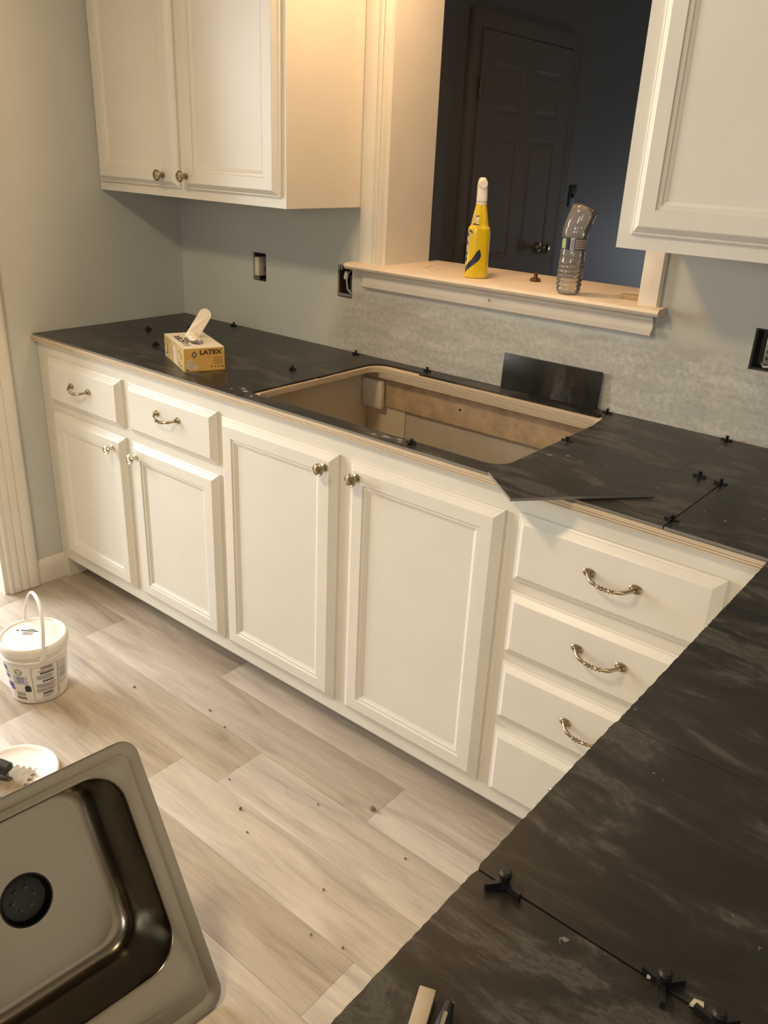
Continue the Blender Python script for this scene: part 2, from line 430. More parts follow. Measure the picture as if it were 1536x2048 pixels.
struct('baseboard_left', M().loft([[(t, y_, z) for t, z in bp] for y_ in (DY1+.107, -.596)]), TRIM, smooth=True)

# ------------------------------------------------------------------ pass-through opening: jambs, casings, stool, apron
w1 = struct('window_1', M().box(OPX0-.008, OPX0+.012, -.004, .216, OPZ0, OPZ1).box(OPX1-.012+.012, OPX1+.014, -.004, .216, OPZ0, OPZ1).box(OPX0, OPX1+.01, -.004, .216, OPZ1-.014, OPZ1), TRIM)
SZ = 1.185
cp = [(0, 0), (0, .012), (.006, .016), (.040, .017), (.052, .014), (.056, .018), (.066, .019), (.070, .014), (.075, .019), (.082, .019), (.086, .012), (.086, 0)]
CX0 = .889
ob('casing', M().loft([[(CX0+a, -t, z) for a, t in cp] for z in (SZ, OPZ1+.06)]), TRIM, w1, smooth=True)
cr = [(0, 0), (0, .017), (.003, .018), (.048, .018), (.051, .012), (.053, .010), (.053, 0)]
ob('casing', M().loft([[(OPX1-.001+a, -t, z) for a, t in cr] for z in (SZ, OPZ1+.06)]), painted('primed_trim', (.74, .64, .52), .5, .10, .15, 18), w1, smooth=True)
ob('casing', M().box(CX0+.086, OPX1-.001, -.018, 0, OPZ1-.01, OPZ1+.06), TRIM, w1, bevel=.003)
nose = [(.262, SZ-.020), (.262, SZ), (-.045, SZ), (-.053, SZ-.003), (-.057, SZ-.010), (-.053, SZ-.017), (-.045, SZ-.020)]
sm = M().loft([[(x, y_, z) for y_, z in nose] for x in (OPX0+.012, OPX1)])
nl = [(0-.0005, SZ-.020), (-.0005, SZ), (-.045, SZ), (-.053, SZ-.003), (-.057, SZ-.010), (-.053, SZ-.017), (-.045, SZ-.020)]
sm.loft([[(x, y_, z) for y_, z in nl] for x in (.866, OPX0+.012)]); sm.loft([[(x, y_, z) for y_, z in nl] for x in (OPX1, 1.872)])
SILLM = painted('sill_paint', (.76, .64, .50), .5, .07, .2, 12)
ob('sill', sm, SILLM, w1, smooth=True)
ap = [(0, 1.166), (-.024, 1.166), (-.024, 1.160), (-.019, 1.157), (-.019, 1.152), (-.013, 1.146), (-.012, 1.134), (-.017, 1.126), (-.021, 1.122), (-.021, 1.116), (-.016, 1.112), (0, 1.112)]
ob('apron', M().loft([[(x+(.0 if x < 1.4 else 0), y_, z) for y_, z in ap] for x in (.908, 1.848)]), painted('apron_paint', (.74, .66, .55), .45, .05), w1, smooth=True)

ob('bent_nail', M().tube([(1.376, -.014, 1.136), (1.376, -.024, 1.139), (1.381, -.027, 1.139), (1.383, -.027, 1.134)], .0010, 6), BLACKP, w1)
# den door (six panel), its casing, hinges and knob
D0, D1_, DT = 1.66, 2.56, 2.05
def xring(y0, y1, z0, z1, prof): return [[(XD+t, y0+i, z0+i), (XD+t, y1-i, z0+i), (XD+t, y1-i, z1-i), (XD+t, y0+i, z1-i)] for i, t in prof]
dm = M(); cells = []
ys = [D0+.115, (D0+D1_)/2-.055, (D0+D1_)/2+.055, D1_-.115]
for a, b in ((ys[0], ys[1]), (ys[2], ys[3])):
    for c, d in ((.22, .80), (1.00, 1.60), (1.70, 1.92)): cells.append((a, b, c, d))
dm.slab('x', XD+.004, XD+.036, D0+.003, D1_-.003, .01, DT-.003, cells)
d2 = struct('door_2', dm, DENDOOR, fix=False)
for c in cells: ob('panel', M().loft(xring(*c, [(0, .036), (.010, .030), (.020, .030), (.036, .0345)]), False, True), DENDOOR, d2, fix=False)
for a, b, c, d in ((D0-.075, D0, 0, DT+.075), (D1_, D1_+.075, 0, DT+.075), (D0, D1_, DT, DT+.075)):
    ob('casing', M().box(XD, XD+.030, a, b, c, d), DENDOOR, d2, bevel=.004)
for z in (.25, 1.05, 1.80): ob('hinge', M().lathe([(.006, 0), (.006, .09)], (XD+.044, D0, z-.045), seg=8).box(XD+.036, XD+.041, D0-.012, D0+.02, z-.045, z+.045), GALV, d2)
ob('door_knob', M().lathe([(.030, 0), (.030, .008), (.011, .012), (.011, .034), (.024, .042), (.030, .056), (.026, .068), (.010, .074)], (XD+.036, 2.375, 1.04), (1, 0, 0), 18), NICKEL, d2, smooth=True)
sw = thing('light_switch', 'dark switch plate on the shadowed den wall beyond the water bottle', 'switch', (XD, 2.785, 1.25))
ob('plate', M().box(XD, XD+.006, 2.745, 2.825, 1.25, 1.37), nmat('dark_switch_plate', (.022, .02, .018), .5), sw, bevel=.002)
ob('toggle', M().box(XD+.006, XD+.014, 2.78, 2.79, 1.30, 1.32), nmat('dark_toggle', (.03, .027, .024), .5), sw, bevel=.002)

# ------------------------------------------------------------------ cabinets
YFF, YD = -.613, -.634                       # face-frame front, door front
ZB, ZT = .080, .8795
def knob_mesh():
    mb = M().lathe([(.010, 0), (.010, .003), (.006, .005), (.0055, .013), (.009, .017), (.0155, .021), (.0165, .0245), (.014, .0275), (.0125, .0265), (.008, .0285), (.003, .0295)], ax=(0, -1, 0), seg=22)
    return mb
KNOB = None
def knob(parent, x, y_, z, mat):
    o = ob('knob', knob_mesh(), mat, parent, local=True, smooth=True); o.location = Vector((x, y_, z))-ORG[parent.name]; return o
def pull(parent, cx, y_, z, mat, half=.048):
    mb = M()
    for s_ in (-1, 1):
        mb.loft([[(cx+s_*half+.0135*k*cos(a), y_-h, z+.0095*k*sin(a)) for a in [2*pi*j/18 for j in range(18)]] for k, h in ((1, 0), (1, .002), (.85, .004), (.6, .0045), (.5, .006))])
    n = 33; pts = []; rad = []
    for i in range(n):
        t = -1+2*i/(n-1); u = abs(t)
        yy = .006+.020*(1-u**4); zz = -.010*(1-u*u)
        r = .0034+.0008*cos(u*9) if u > .32 else .0038+.0016*cos(t*38)
        if u > .93: r = .0045
        pts.append((cx+t*half, y_-yy, z+zz)); rad.append(r)
    mb.tube(pts, rad, 10)
    return ob('pull', mb, mat, parent, smooth=True)
def door(cab, x0, x1, z0, z1, yb, yf, k=None, kmat=BRONZE, label=None):
    st = .054
    o = ob('door', M().rings_rect(x0, x1, z0, z1, [(0, yb), (0, yb-.007), (.0035, yb-.0095), (.0055, yb-.0095), (.017, yf+.001), (.019, yf), (st-.005, yf), (st-.003, yf+.0035), (st+.004, yf+.0035), (st+.007, yf+.006), (st+.013, yf+.0085), (st+.013, yf+.012)]), CAB, cab)
    i = st+.0128
    ob('panel', M().box(x0+i, x1-i, yf+.009, yf+.013, z0+i, z1-i), CAB, o)
    if k: knob(o, k[0], yf, k[1], kmat)
    return o
def drawer(cab, x0, x1, z0, z1, yb, yf, pl=None, mat=BRONZE):
    o = ob('drawer_front', M().rings_rect(x0, x1, z0, z1, [(0, yb), (0, yb-.007), (.0035, yb-.0095), (.0055, yb-.0095), (.017, yf+.0012), (.0185, yf)]), CAB, cab)
    if pl: pull(o, pl[0], yf, pl[1], mat)
    return o
def carcass(cab, x0, x1, legl=False, back=True):
    t = .016
    mb = M().box(x0, x0+t, YFF+.019, -.006, ZB, ZT-.0008).box(x1-t, x1, YFF+.019, -.006, ZB, ZT-.0008).box(x0, x0+t, YFF+.0905, -.006, .001, ZB).box(x1-t, x1, YFF+.0905, -.006, .001, ZB).box(x0+t, x1-t, YFF+.019, -.006, ZB+.012, ZB+.028)
    ob('carcass', mb, CABIN, cab)
    ob('back_panel', M().box(x0+t, x1-t, -.012, -.006, ZB+.028, ZT-.0008), CABBACK, cab)
    ob('toe_kick', M().box(x0+(.036 if legl else 0), x1, YFF+.075, YFF+.090, .001, ZB-.0005), CAB, cab)
def frame(cab, x0, x1, holes, leg=None):
    mb = M().slab('y', YFF, YFF+.019, x0, x1, ZB, ZT-.0008, holes)
    if leg: mb.box(leg[0], leg[1], YFF, YFF+.019, .001, ZB)
    ob('face_frame', mb, CAB, cab, fix=False)

c1 = thing('base_cabinet', 'white base cabinet with two drawers over two doors, against the left wall', 'cabinet', (.47, -.3, 0))
carcass(c1, .002, .9329, True); frame(c1, .002, .9329, [(.10, .46, .70, .82), (.54, .90, .70, .82), (.10, .46, .14, .64), (.54, .90, .14, .64)], (.002, .034))
ob('leg_side', M().box(.018, .034, YFF+.0195, YFF+.075, .001, ZB-.0005), CAB, c1)
drawer(c1, .076, .482, .683, .8366, YFF, YD, (.272, .768), NICKEL and BRONZE); drawer(c1, .521, .926, .683, .8366, YFF, YD, (.720, .779))
door(c1, .076, .482, .123, .6535, YFF, YD, (.430, .612), NICKEL); door(c1, .521, .926, .123, .6535, YFF, YD, (.553, .612), NICKEL)
c2 = thing('sink_base_cabinet', 'white sink base cabinet with two tall doors under the open cutout', 'cabinet', (1.39, -.3, 0))
carcass(c2, .9331, 1.8569); frame(c2, .9331, 1.8569, [(.98, 1.35, .16, .79), (1.45, 1.80, .16, .79)])
ob('hanging_rail', M().box(.951, 1.839, -.030, -.0125, .762, ZT-.001), RAWWOOD, c2)
ob('screw_head', M().lathe([(.004, 0), (.004, .001), (.002, .0018)], (1.318, -.030, .812), (0, -1, 0), 10), BLACKP, c2)
ob('corner_cleat', M().box(.951, 1.035, -.052, -.031, .752, .845), CABIN, c2, bevel=.009)
ob('back_strip', M().box(.951, 1.105, -.018, -.0125, .20, .760), CABIN, c2)
o_ = ob('plywood_cleat', M().box(1.035, 1.838, -.0705, -.031, .862, ZT-.001), PLY2, c2)
for v_ in o_.data.vertices: v_.co += ORG[c2.name]
o_.location = -ORG[c2.name]
door(c2, .946, 1.374, .123, .8294, YFF, YD, (1.341, .793), BRONZE); door(c2, 1.414, 1.842, .123, .8294, YFF, YD, (1.445, .795), BRONZE)
c3 = thing('drawer_base_cabinet', 'white four-drawer base cabinet at the inside corner of the countertop', 'cabinet', (2.1, -.3, 0))
carcass(c3, 1.8571, 2.330); frame(c3, 1.8571, 2.395, [(1.92, 2.25, .70, .80), (1.92, 2.25, .53, .63), (1.92, 2.25, .35, .46), (1.92, 2.25, .15, .28)])
for z0, z1, pz in ((.683, .8366, .7665), (.505, .657, .593), (.331, .481, .410), (.123, .304, .220)):
    drawer(c3, 1.877, 2.299, z0, z1, YFF, YD, (2.098, pz))
c4 = thing('peninsula_base_cabinet', 'white base cabinet carrying the near leg of the dark countertop', 'cabinet', (2.7, -1.4, 0))
ob('carcass', M().box(2.400, 2.98, -2.25, YFF-.002, ZB, ZT-.0008).box(2.47, 2.95, -2.24, YFF-.004, .001, ZB), CAB, c4, bevel=.001)
c5 = thing('corner_base_cabinet', 'blind corner base cabinet hidden under the countertop corner', 'cabinet', (2.7, -.3, 0)) if False else None

# upper cabinets
def upper(t, x0, x1, z0, z1, yf, doors, inset_bottom=.006):
    ob('carcass', M().box(x0, x0+.016, yf+.019, -.002, z0, z1).box(x1-.016, x1, yf+.019, -.002, z0, z1).box(x0+.016, x1-.016, yf+.019, -.002, z0+.012, z0+.028).box(x0+.016, x1-.016, yf+.019, -.002, z1-.016, z1).box(x0+.016, x1-.016, -.010, -.002, z0+.028, z1-.016), CAB, t)
    ob('face_frame', M().slab('y', yf, yf+.019, x0, x1, z0, z1, [(d[0]+.02, d[1]-.02, d[2]+.02, d[3]-.02) for d in doors]), CAB, t, fix=False)
u1 = thing('upper_cabinet', 'white upper cabinet with two knobbed doors, in the left corner', 'cabinet', (.44, -.16, 1.345))
UD = [(.020, .434, 1.372, 2.12), (.468, .872, 1.372, 2.12)]
upper(u1, .003, .888, 1.345, 2.15, -.320, UD)
door(u1, *UD[0], -.320, -.341, (.372, 1.406), BRONZE); door(u1, *UD[1], -.320, -.341, (.472+.012, 1.408), BRONZE)
u2 = thing('upper_cabinet', 'white upper cabinet right of the pass-through, panelled door without a visible knob', 'cabinet', (2.3, -.16, 1.340))
UD2 = [(1.893, 2.300, 1.368, 2.12), (2.330, 2.737, 1.368, 2.12)]
upper(u2, 1.862, 2.76, 1.340, 2.15, -.320, UD2)
for d in UD2: door(u2, *d, -.320, -.341)

# ------------------------------------------------------------------ countertop
PZ, TZ0, TZ1 = .8955, .8957, .9015
ct = thing('countertop', 'unfinished L-shaped plywood countertop laid with dark slate-look tiles', 'countertop', (1.5, -.3, ZT))
XP = 2.3576
CUT = rrect(1.022, 1.790, -.570, -.073, .035)
o_ = ob('plywood', M().prism([(.002, -.630), (2.98, -.630), (2.98, -.002), (.002, -.002)], ZT, PZ, [CUT]), PLY, ct)
def unorg(o, parent):
    d = ORG[o.name]
    for v_ in o.data.vertices: v_.co += d
    o.location = -d
unorg(o_, ct)
o_ = ob('plywood', M().prism([(XP+.004, -2.25), (2.98, -2.25), (2.98, -.632), (XP+.004, -.632)], ZT, PZ), PLY, ct); unorg(o_, ct)
def jag(p, q, amp=.0006, step=.006):
    n = max(2, int(math.hypot(q[0]-p[0], q[1]-p[1])/step)); out = []
    for i in range(n):
        t = i/n; out.append((p[0]+(q[0]-p[0])*t+random.uniform(-amp, amp)*(1 if i else 0), p[1]+(q[1]-p[1])*t+random.uniform(-amp, amp)*.4*(1 if i else 0)))
    return out
SMEAR = nmat('dried_thinset', (.26, .24, .20), .85)
def blob_flat(sx, sy):
    n = 14; k = [random.uniform(.6, 1.15) for _ in range(n)]
    r = lambda m_, h: [(sx*m_*k[j]*cos(2*pi*j/n), sy*m_*k[(j*5) % n]*sin(2*pi*j/n), h) for j in range(n)]
    return M().loft([r(1, -.0003), r(.9, .0004), r(.5, .0007)])
def tile(poly, dz=0.0, rot=0):
    cx = sum(p[0] for p in poly)/len(poly); cy = sum(p[1] for p in poly)/len(poly)
    mb = M(); mb.prism([(p[0]-cx, p[1]-cy) for p in poly], 0, TZ1-TZ0)
    # top face gets the slate face, the sides the raw edge
    mb.mi = [1 if (len(f) == 4 and all(mb.v[i].y+cy < -.620 and mb.v[i].y+cy > -.628 for i in f)) else 0 for f in mb.f]
    o = ob('tile', mb, [TILE, TILEEDGE], ct, local=True); o.location = Vector((cx, cy, TZ0+dz))-ORG[ct.name]; return o
FY0, FY1, BY0, BY1 = -.6255, -.3175, -.3163, -.004
R_ = lambda x0, x1, y0, y1: [(x0, y0), (x1, y0), (x1, y1), (x0, y1)]
tile(R_(.004, .4095, FY0, FY1)); tile(R_(.4105, 1.0150, FY0, FY1), .0003)
tile([(.4095+.0, 0)]*0 or R_(1.0165, 1.5700, FY0, -.5775))
def arc(cx, cy, r, a0, a1, k=7): return [(cx+r*cos(radians(a0+(a1-a0)*i/k)), cy+r*sin(radians(a0+(a1-a0)*i/k))) for i in range(k+1)]
tile([(1.5710, FY0), (2.1705, FY0), (2.1705, FY1), (1.7965, FY1)]+[(1.7965, -.530)]+arc(1.752, -.532, .0445, 0, -90)+[(1.5710, -.5765)], .0006)
tile(R_(2.1735, 2.7710, FY0-.0015, FY1), .0015)
tile(R_(.004, .3095, BY0, BY1)); tile(R_(.3105, .9065, BY0, BY1), .0004)
tile([(.9075, BY0), (1.0175, BY0), (1.0120, -.150)]+arc(1.066, -.105, .054, 180, 90)+[(1.1860, -.050), (1.1860, BY1), (.9075, BY1)], .0002)
tile([(1.1870, -.066), (1.7650, -.062), (1.7650, BY1), (1.1870, BY1)], .0002)
tile([(1.7660, -.050)]+arc(1.766, -.066, .016, 90, 0)+[(1.7940, -.150), (1.7955, BY0), (2.0782, BY0), (2.0782, BY1), (1.7660, BY1)], .0004)
tile(R_(2.0790, 2.6800, BY0, BY1), .0006); tile(R_(2.6830, 2.978, BY0, BY1)); tile(R_(2.7720, 2.978, FY0, FY1))
ysm = [-.6285, -.9215, -1.2125, -1.5060, -1.8000, -2.0940, -2.248]
for i in range(len(ysm)-1):
    y1, y0 = ysm[i]-.0006, ysm[i+1]+.0006
    xs_ = XP+random.uniform(-.0012, .0012)
    tile([(XP+.001, y1)]+jag((xs_, y1), (xs_, y0))[1:]+[(XP+.001, y0), (2.953, y0), (2.953, y1)], [0, .0012, .0016, .0004, 0, 0][i])

for x_, y_, sx, sy in ((1.000, -.580, .010, .006), (.975, -.565, .008, .004), (1.045, -.600, .007, .004), (.955, -.590, .006, .003), (1.500, -.598, .014, .005), (1.535, -.592, .010, .005), (1.468, -.604, .008, .003), (1.545, -.605, .007, .004), (1.83, -.43, .008, .004), (1.862, -.405, .006, .003)):
    q_ = ob('mortar_smear', blob_flat(sx, sy), SMEAR, ct, local=True); q_.location = Vector((x_, y_, TZ1+.0005))-ORG[ct.name]; q_['kind'] = 'stuff'
# loose tile and upright tile
def single_tile(name, label, corners, z0, th=.006, mats=None):
    mb = M().prism(corners, z0, z0+th)
    mb.mi = [0 if (len(f) == 3 and all(mb.v[i].z > z0+th*.5 for i in f)) else 1 for f in mb.f]
    return tag(ob(name, mb, mats or [TILE, TILEEDGE]), label, 'tile')
LT = Vector((1.912, -.729)); u_ = Vector((.642, .767)).normalized(); v2 = Vector((-u_.y, u_.x))
W2 = .142
cs = [LT, LT+u_*.297, LT+u_*.297+v2*.300, LT+v2*W2+u_*0+v2*.158]
cs = [LT, LT+u_*.297, LT+u_*.297+v2*W2, LT+v2*W2]
single_tile('loose_tile', 'loose dark tile lying askew and overhanging the counter edge beside the cutout', [tuple(c) for c in cs], .9035)
ut = M().box(1.4395, 1.7360, -.016, -.010, 0, .0985); ut.mi = [0]*6; ut.mi[2] = 0
mu = Matrix.Rotation(radians(0), 4, 'X')
for v_ in ut.v: v_.z += .9021; v_.y += (.9021-v_.z)*-.05-.002
tag(ob('upright_tile', ut, [TILE, TILEEDGE], bevel=.0006), 'cut dark tile standing on edge against the wall behind the cutout', 'tile')

# tile spacers
def spacer_mb(kind):
    mb = M()
    angs = (0, 90, 180) if kind == 'T' else ((90, 210, 330) if kind == 'Y' else (0, 90, 180, 270))
    for a in angs:
        c, s_ = cos(radians(a)), sin(radians(a)); L, wd = .016, .0016
        mb.prism([(c*.001-s_*wd, s_*.001+c*wd), (c*.001+s_*wd, s_*.001-c*wd), (c*L+s_*wd, s_*L-c*wd), (c*L-s_*wd, s_*L+c*wd)], 0, .006)
    mb.lathe([(.004, 0), (.0036, .009), (.005, .011), (.005, .014), (.003, .0155)], seg=10)
    return mb
SPM = {}
def spacer(x, y_, kind, ang, label, k=1.0, z=.9021):
    o = ob('tile_spacer', spacer_mb(kind), BLACKP, local=True, smooth=True) if kind not in SPM else None
    if o is None: o = bpy.data.objects.new('tile_spacer', SPM[kind]); COL.objects.link(o)
    SPM[kind] = o.data; o.location = (x, y_, z); o.rotation_euler = (0, 0, radians(ang)); o.scale = (k, k, k)
    tag(o, label, 'spacer', 'black tile spacers on the countertop'); return o
for a in ((.260, -.182, 'T', 0, 'black tile spacer on the far left counter, behind the glove box'),
          (.310, -.024, 'T', 180, 'black tile spacer at the back wall to the right of the glove box'),
          (.898, -.024, 'T', 180, 'black tile spacer at the wall under the second outlet opening, left of the cutout'),
          (.910, -.318, 'T', 180, 'black tile spacer on the counter left of the cutout'),
          (1.186, -.026, 'T', 180, 'black tile spacer at the back edge, by the cutout\'s rear left corner'),
          (1.772, -.026, 'T', 180, 'black tile spacer at the right foot of the upright tile'),
          (1.811, -.317, 'T', 0, 'black tile spacer on the right rim of the cutout'),
          (1.572, -.598, 'X', 0, 'black tile spacer on the narrow strip in front of the cutout'),
          (2.123, -.317, 'T', 0, 'black tile spacer above the open joint on the right counter'),
          (2.079, -.020, 'T', 180, 'black tile spacer at the back wall right of the upright tile'),
          (2.172, -.590, 'X', 0, 'black tile spacer at the front of the open joint on the right counter'),
          (2.172, -.330, 'T', 180, 'black tile spacer at the back end of the open joint on the right counter'),
          (.189, -.305, 'T', 0, 'faint black tile spacer left of the glove box'),
          (.405, -.430, 'T', 90, 'faint black tile spacer at the left flank of the glove box')):
    spacer(*a, k=.85)
spacer(2.387, -1.507, 'Y', 20, 'black tripod spacer near the front edge of the near counter leg', 1.15, .9030)
spacer(2.534, -1.507, 'Y', 200, 'black tripod spacer farther in on the near counter leg, beside a bright chip', 1.15, .9030)
spacer(2.578, -1.512, 'Y', 80, 'black tripod spacer at the bottom edge of the photo', 1.15, .9030)

# ------------------------------------------------------------------ open electrical boxes
def outlet(i, label, kind):
    x0, x1, z0, z1 = OUTLETS[i]
    t = thing('outlet_box', label, 'outlet box', ((x0+x1)/2, 0, z0))
    g = .002
    m_ = M(); m_.box(x0+g, x1-g, .055, .058, z0+g, z1-g); m_.box(x0+g, x0+g+.002, .006, .055, z0+g, z1-g); m_.box(x1-g-.002, x1-g, .006, .055, z0+g, z1-g)
    m_.box(x0+g+.002, x1-g-.002, .006, .055, z0+g, z0+g+.002); m_.box(x0+g+.002, x1-g-.002, .006, .055, z1-g-.002, z1-g)
    ob('box_shell', m_, BOXBL, t)
    cx = (x0+x1)/2; cz = (z0+z1)/2
    if kind == 'left':
        ob('receptacle', M().box(x0+.003, cx-.008, .003, .04, z0+.014, z1-.016), CREAMP, t, bevel=.004)
        ob('mounting_strap', M().box(x0+.003, x0+.030, .002, .005, z0+.004, z0+.012), GALV, t)
        ob('wire', M().tube([(cx+.010, .05, z1-.02), (cx+.014, .02, cz+.01), (cx+.006, .014, cz-.01), (cx+.012, .04, z0+.02)], .0022, 6), BOXBL, t, smooth=True)
    elif kind == 'mid':
        ob('wire_connector', M().lathe([(.004, 0), (.008, .004), (.007, .02), (.004, .026)], (x0+.018, .02, cz+.004), (.1, 0, 1), 10), CREAMP, t, smooth=True)
        ob('wire', M().tube([(x0+.02, .05, z1-.01), (x0+.028, .018, cz+.02), (x0+.022, .02, cz), (x0+.030, .016, z0+.024), (cx+.012, .02, z0+.012)], .0025, 6), WIREW, t, smooth=True)
        ob('wire', M().tube([(cx+.012, .05, z1-.012), (cx+.006, .02, cz+.014), (cx+.016, .03, cz-.01), (cx+.004, .018, z0+.014)], .0022, 6), GALV, t, smooth=True)
        ob('device_body', M().box(cx-.004, cx+.016, .03, .05, z0+.02, z1-.03), GALV, t, bevel=.003)
        for q_ in (M().box(x0+.004, x0+.012, -.002, .004, z1-.012, z1+.004), M().box(x0+.016, x0+.022, -.002, .004, z1-.012, z1+.003), M().box(x0+.004, x1-.006, .004, .01, z0+.004, z0+.012)): ob('mounting_tab', q_, GALV, t)
    else:
        ob('receptacle', M().box(x0+.026, x1-.006, .008, .04, z0+.014, z1-.012), GALV, t, bevel=.003)
        sl = M()
        for k in range(4): sl.box(x0+.031, x1-.010, .0060, .0078, z0+.026+k*.015, z0+.033+k*.015)
        ob('slot', sl, BOXBL, t)
        ob('wire', M().tube([(x0+.012, .05, z0+.01), (x0+.03, .014, z0+.008), (x1-.01, .012, z0+.012)], .003, 6), WIREW, t, smooth=True)
outlet(0, 'open outlet box in the wall under the left upper cabinet', 'left')
outlet(1, 'open outlet box full of wires beside the left end of the sill', 'mid')
outlet(2, 'open outlet box with a bare device at the right edge, under the right upper cabinet', 'right')

# ------------------------------------------------------------------ printing helpers
def text_mesh(body, size, bold=.0):
    cu = bpy.data.curves.new('t', 'FONT'); cu.body = body; cu.size = size; cu.offset = bold; cu.align_x = 'LEFT'
    o = bpy.data.objects.new('t', cu); COL.objects.link(o)
    bpy.context.view_layer.update()
    me = bpy.data.meshes.new_from_object(o.evaluated_get(bpy.context.evaluated_depsgraph_get()))
    vs = [v_.co.copy() for v_ in me.vertices]; fs = [tuple(p.vertices) for p in me.polygons]
    bpy.data.objects.remove(o); bpy.data.curves.remove(cu); bpy.data.meshes.remove(me)
    return vs, fs
def flat_print(mb, vs, fs, O, U_, V_, nrm, off=.0004):
    O, U_, V_, nrm = Vector(O), Vector(U_), Vector(V_), Vector(nrm)
    mb.add([O+U_*p[0]+V_*p[1]+nrm*off for p in vs], fs)
def poly_print(mb, pts, O, U_, V_, nrm, off=.0004):
    flat_print(mb, [Vector((p[0], p[1], 0)) for p in pts], [tuple(range(len(pts)))], O, U_, V_, nrm, off)
def surf_print(mb, fn, poly, cols=10, rows=4, off=.0005):     # polygon in (u, v) laid on a curved surface
    us = [p[0] for p in poly]; u0, u1 = min(us), max(us); n = len(poly)
    def span(u):
        hits = []
        for i in range(n):
            (a, b), (c, d) = poly[i], poly[(i+1) % n]
            if a == c: continue
            if min(a, c)-1e-9 <= u <= max(a, c)+1e-9: hits.append(b+(d-b)*(u-a)/(c-a))
        return (min(hits), max(hits)) if hits else (0, 0)
    k = len(mb.v); vs = []; fs = []
    for i in range(cols+1):
        u = u0+(u1-u0)*min(max(i/cols, 1e-4), 1-1e-4); lo, hi = span(u)
        for j in range(rows+1): vs.append(fn(u, lo+(hi-lo)*j/rows, off))
    for i in range(cols):
        for j in range(rows):
            a = i*(rows+1)+j; fs.append((a, a+rows+1, a+rows+2, a+1))
    mb.add(vs, fs)

# ------------------------------------------------------------------ latex glove box
GW, GL, GH = .1184, .2233, .0657
gb = thing('glove_box', 'yellow and white cardboard box of latex gloves on the left counter', 'box', (.7364, -.5750, .9022), (0, 0, 1.17076-0))
mb = M(); hole = [(GW*.5+.024*cos(a), GL*.47+.062*sin(a)) for a in [2*pi*j/20 for j in range(20)]]
mb.prism(rrect(0, GW, 0, GL, .001, 1), 0, GH, [hole])
mb.mi = []
for f in mb.f:
    c = sum((mb.v[i] for i in f), Vector())/len(f)
    inhole = abs(c.x-GW/2) < .0245 and abs(c.y-GL*.47) < .063 and len(f) == 4
    mb.mi.append(0 if (c.z > GH-1e-5 or inhole) else (1 if c.y < .002 else 2))
ob('carton', mb, [CARDW, CARDO, CARDY], gb, local=True, fix=False)
pm = M()                                                        # front (short) face, local -Y
O, U_, V_, n_ = (0, 0, 0), (1, 0, 0), (0, 0, 1), (0, -1, 0)
vs, fs = text_mesh('LATEX', .0175, .0009); wt = max(v_.x for v_ in vs)
pm.cur = 0; flat_print(pm, [Vector((v_.x*.0655/wt, v_.y, 0)) for v_ in vs], fs, (.0455, 0, .0475), U_, V_, n_)
poly_print(pm, [(.030, .0375), (.0385, .048), (.030, .0585), (.0215, .048)], O, U_, V_, n_)
for k in range(5): poly_print(pm, [(.083+.003*(k % 2), .0385-k*.0046), (.112, .0385-k*.0046), (.112, .0375-k*.0046), (.083+.003*(k % 2), .0375-k*.0046)], O, U_, V_, n_)
for k, wd in enumerate((.003, .003, .004, .006)): poly_print(pm, [(.078+k*.010, .009), (.078+k*.010+wd, .009), (.078+k*.010+wd, .0125+.002*(k == 0)), (.078+k*.010, .0125+.002*(k == 0))], O, U_, V_, n_)
poly_print(pm, [(.004, .003), (.012, .003), (.013, .006), (.005, .006)], O, U_, V_, n_)
ob('printed_lettering', pm, BROWNI, gb, local=True, fix=False)
pm = M()
poly_print(pm, [(.026, .048), (.030, .0535), (.034, .048), (.030, .0425)], O, U_, V_, n_, .0008)
ob('printed_emblem', pm, PALEP, gb, local=True, fix=False)
pm = M()
poly_print(pm, [(.003, .012), (.010, .005), (.028, .004), (.042, .009), (.047, .018), (.038, .016), (.041, .024), (.031, .021), (.028, .033), (.018, .036), (.006, .032)], O, U_, V_, n_, .0003)
ob('printed_glove_picture', pm, PALEGR, gb, local=True, fix=False)
pm = M()                                                        # left (long) face, local -X ; reads along -Y
O, U_, V_, n_ = (0, GL, 0), (0, -1, 0), (0, 0, 1), (-1, 0, 0)
for a, b, c, d in ((.035, .055, .043, .060), (.060, .050, .066, .060), (.060, .020, .066, .024), (.170, .045, .176, .052), (.190, .030, .196, .048), (.168, .012, .174, .018), (.188, .008, .196, .014)):
    poly_print(pm, [(a, b), (c, b), (c, d), (a, d)], O, U_, V_, n_)
ring = [(.022+.020*cos(t), .032+.024*sin(t)) for t in [2*pi*j/20 for j in range(20)]]
for j in range(11): 
    p0, p1 = ring[(j+12) % 20], ring[(j+13) % 20]
    poly_print(pm, [p0, p1, (p1[0]*.8+.0044, p1[1]*.8+.0064), (p0[0]*.8+.0044, p0[1]*.8+.0064)], O, U_, V_, n_)
ob('printed_lettering', pm, BROWNI, gb, local=True, fix=False)
pm = M(); poly_print(pm, [(.105, .002), (.150, .002), (.140, .04), (.128, .06), (.108, .05)], O, U_, V_, n_, .0003); poly_print(pm, [(.003, .002), (.030, .002), (.026, .020), (.006, .034)], O, U_, V_, n_, .0003)
ob('printed_glove_picture', pm, PALEGR, gb, local=True, fix=False)
pm = M(); vs, fs = text_mesh('LATEX', .024, .0012); wt = max(v_.x for v_ in vs)      # on the lid, reading away from the viewer
flat_print(pm, [Vector((v_.x*.115/wt, v_.y, 0)) for v_ in vs], fs, (.033, .068, GH), (0, 1, 0), (-1, 0, 0), (0, 0, 1))
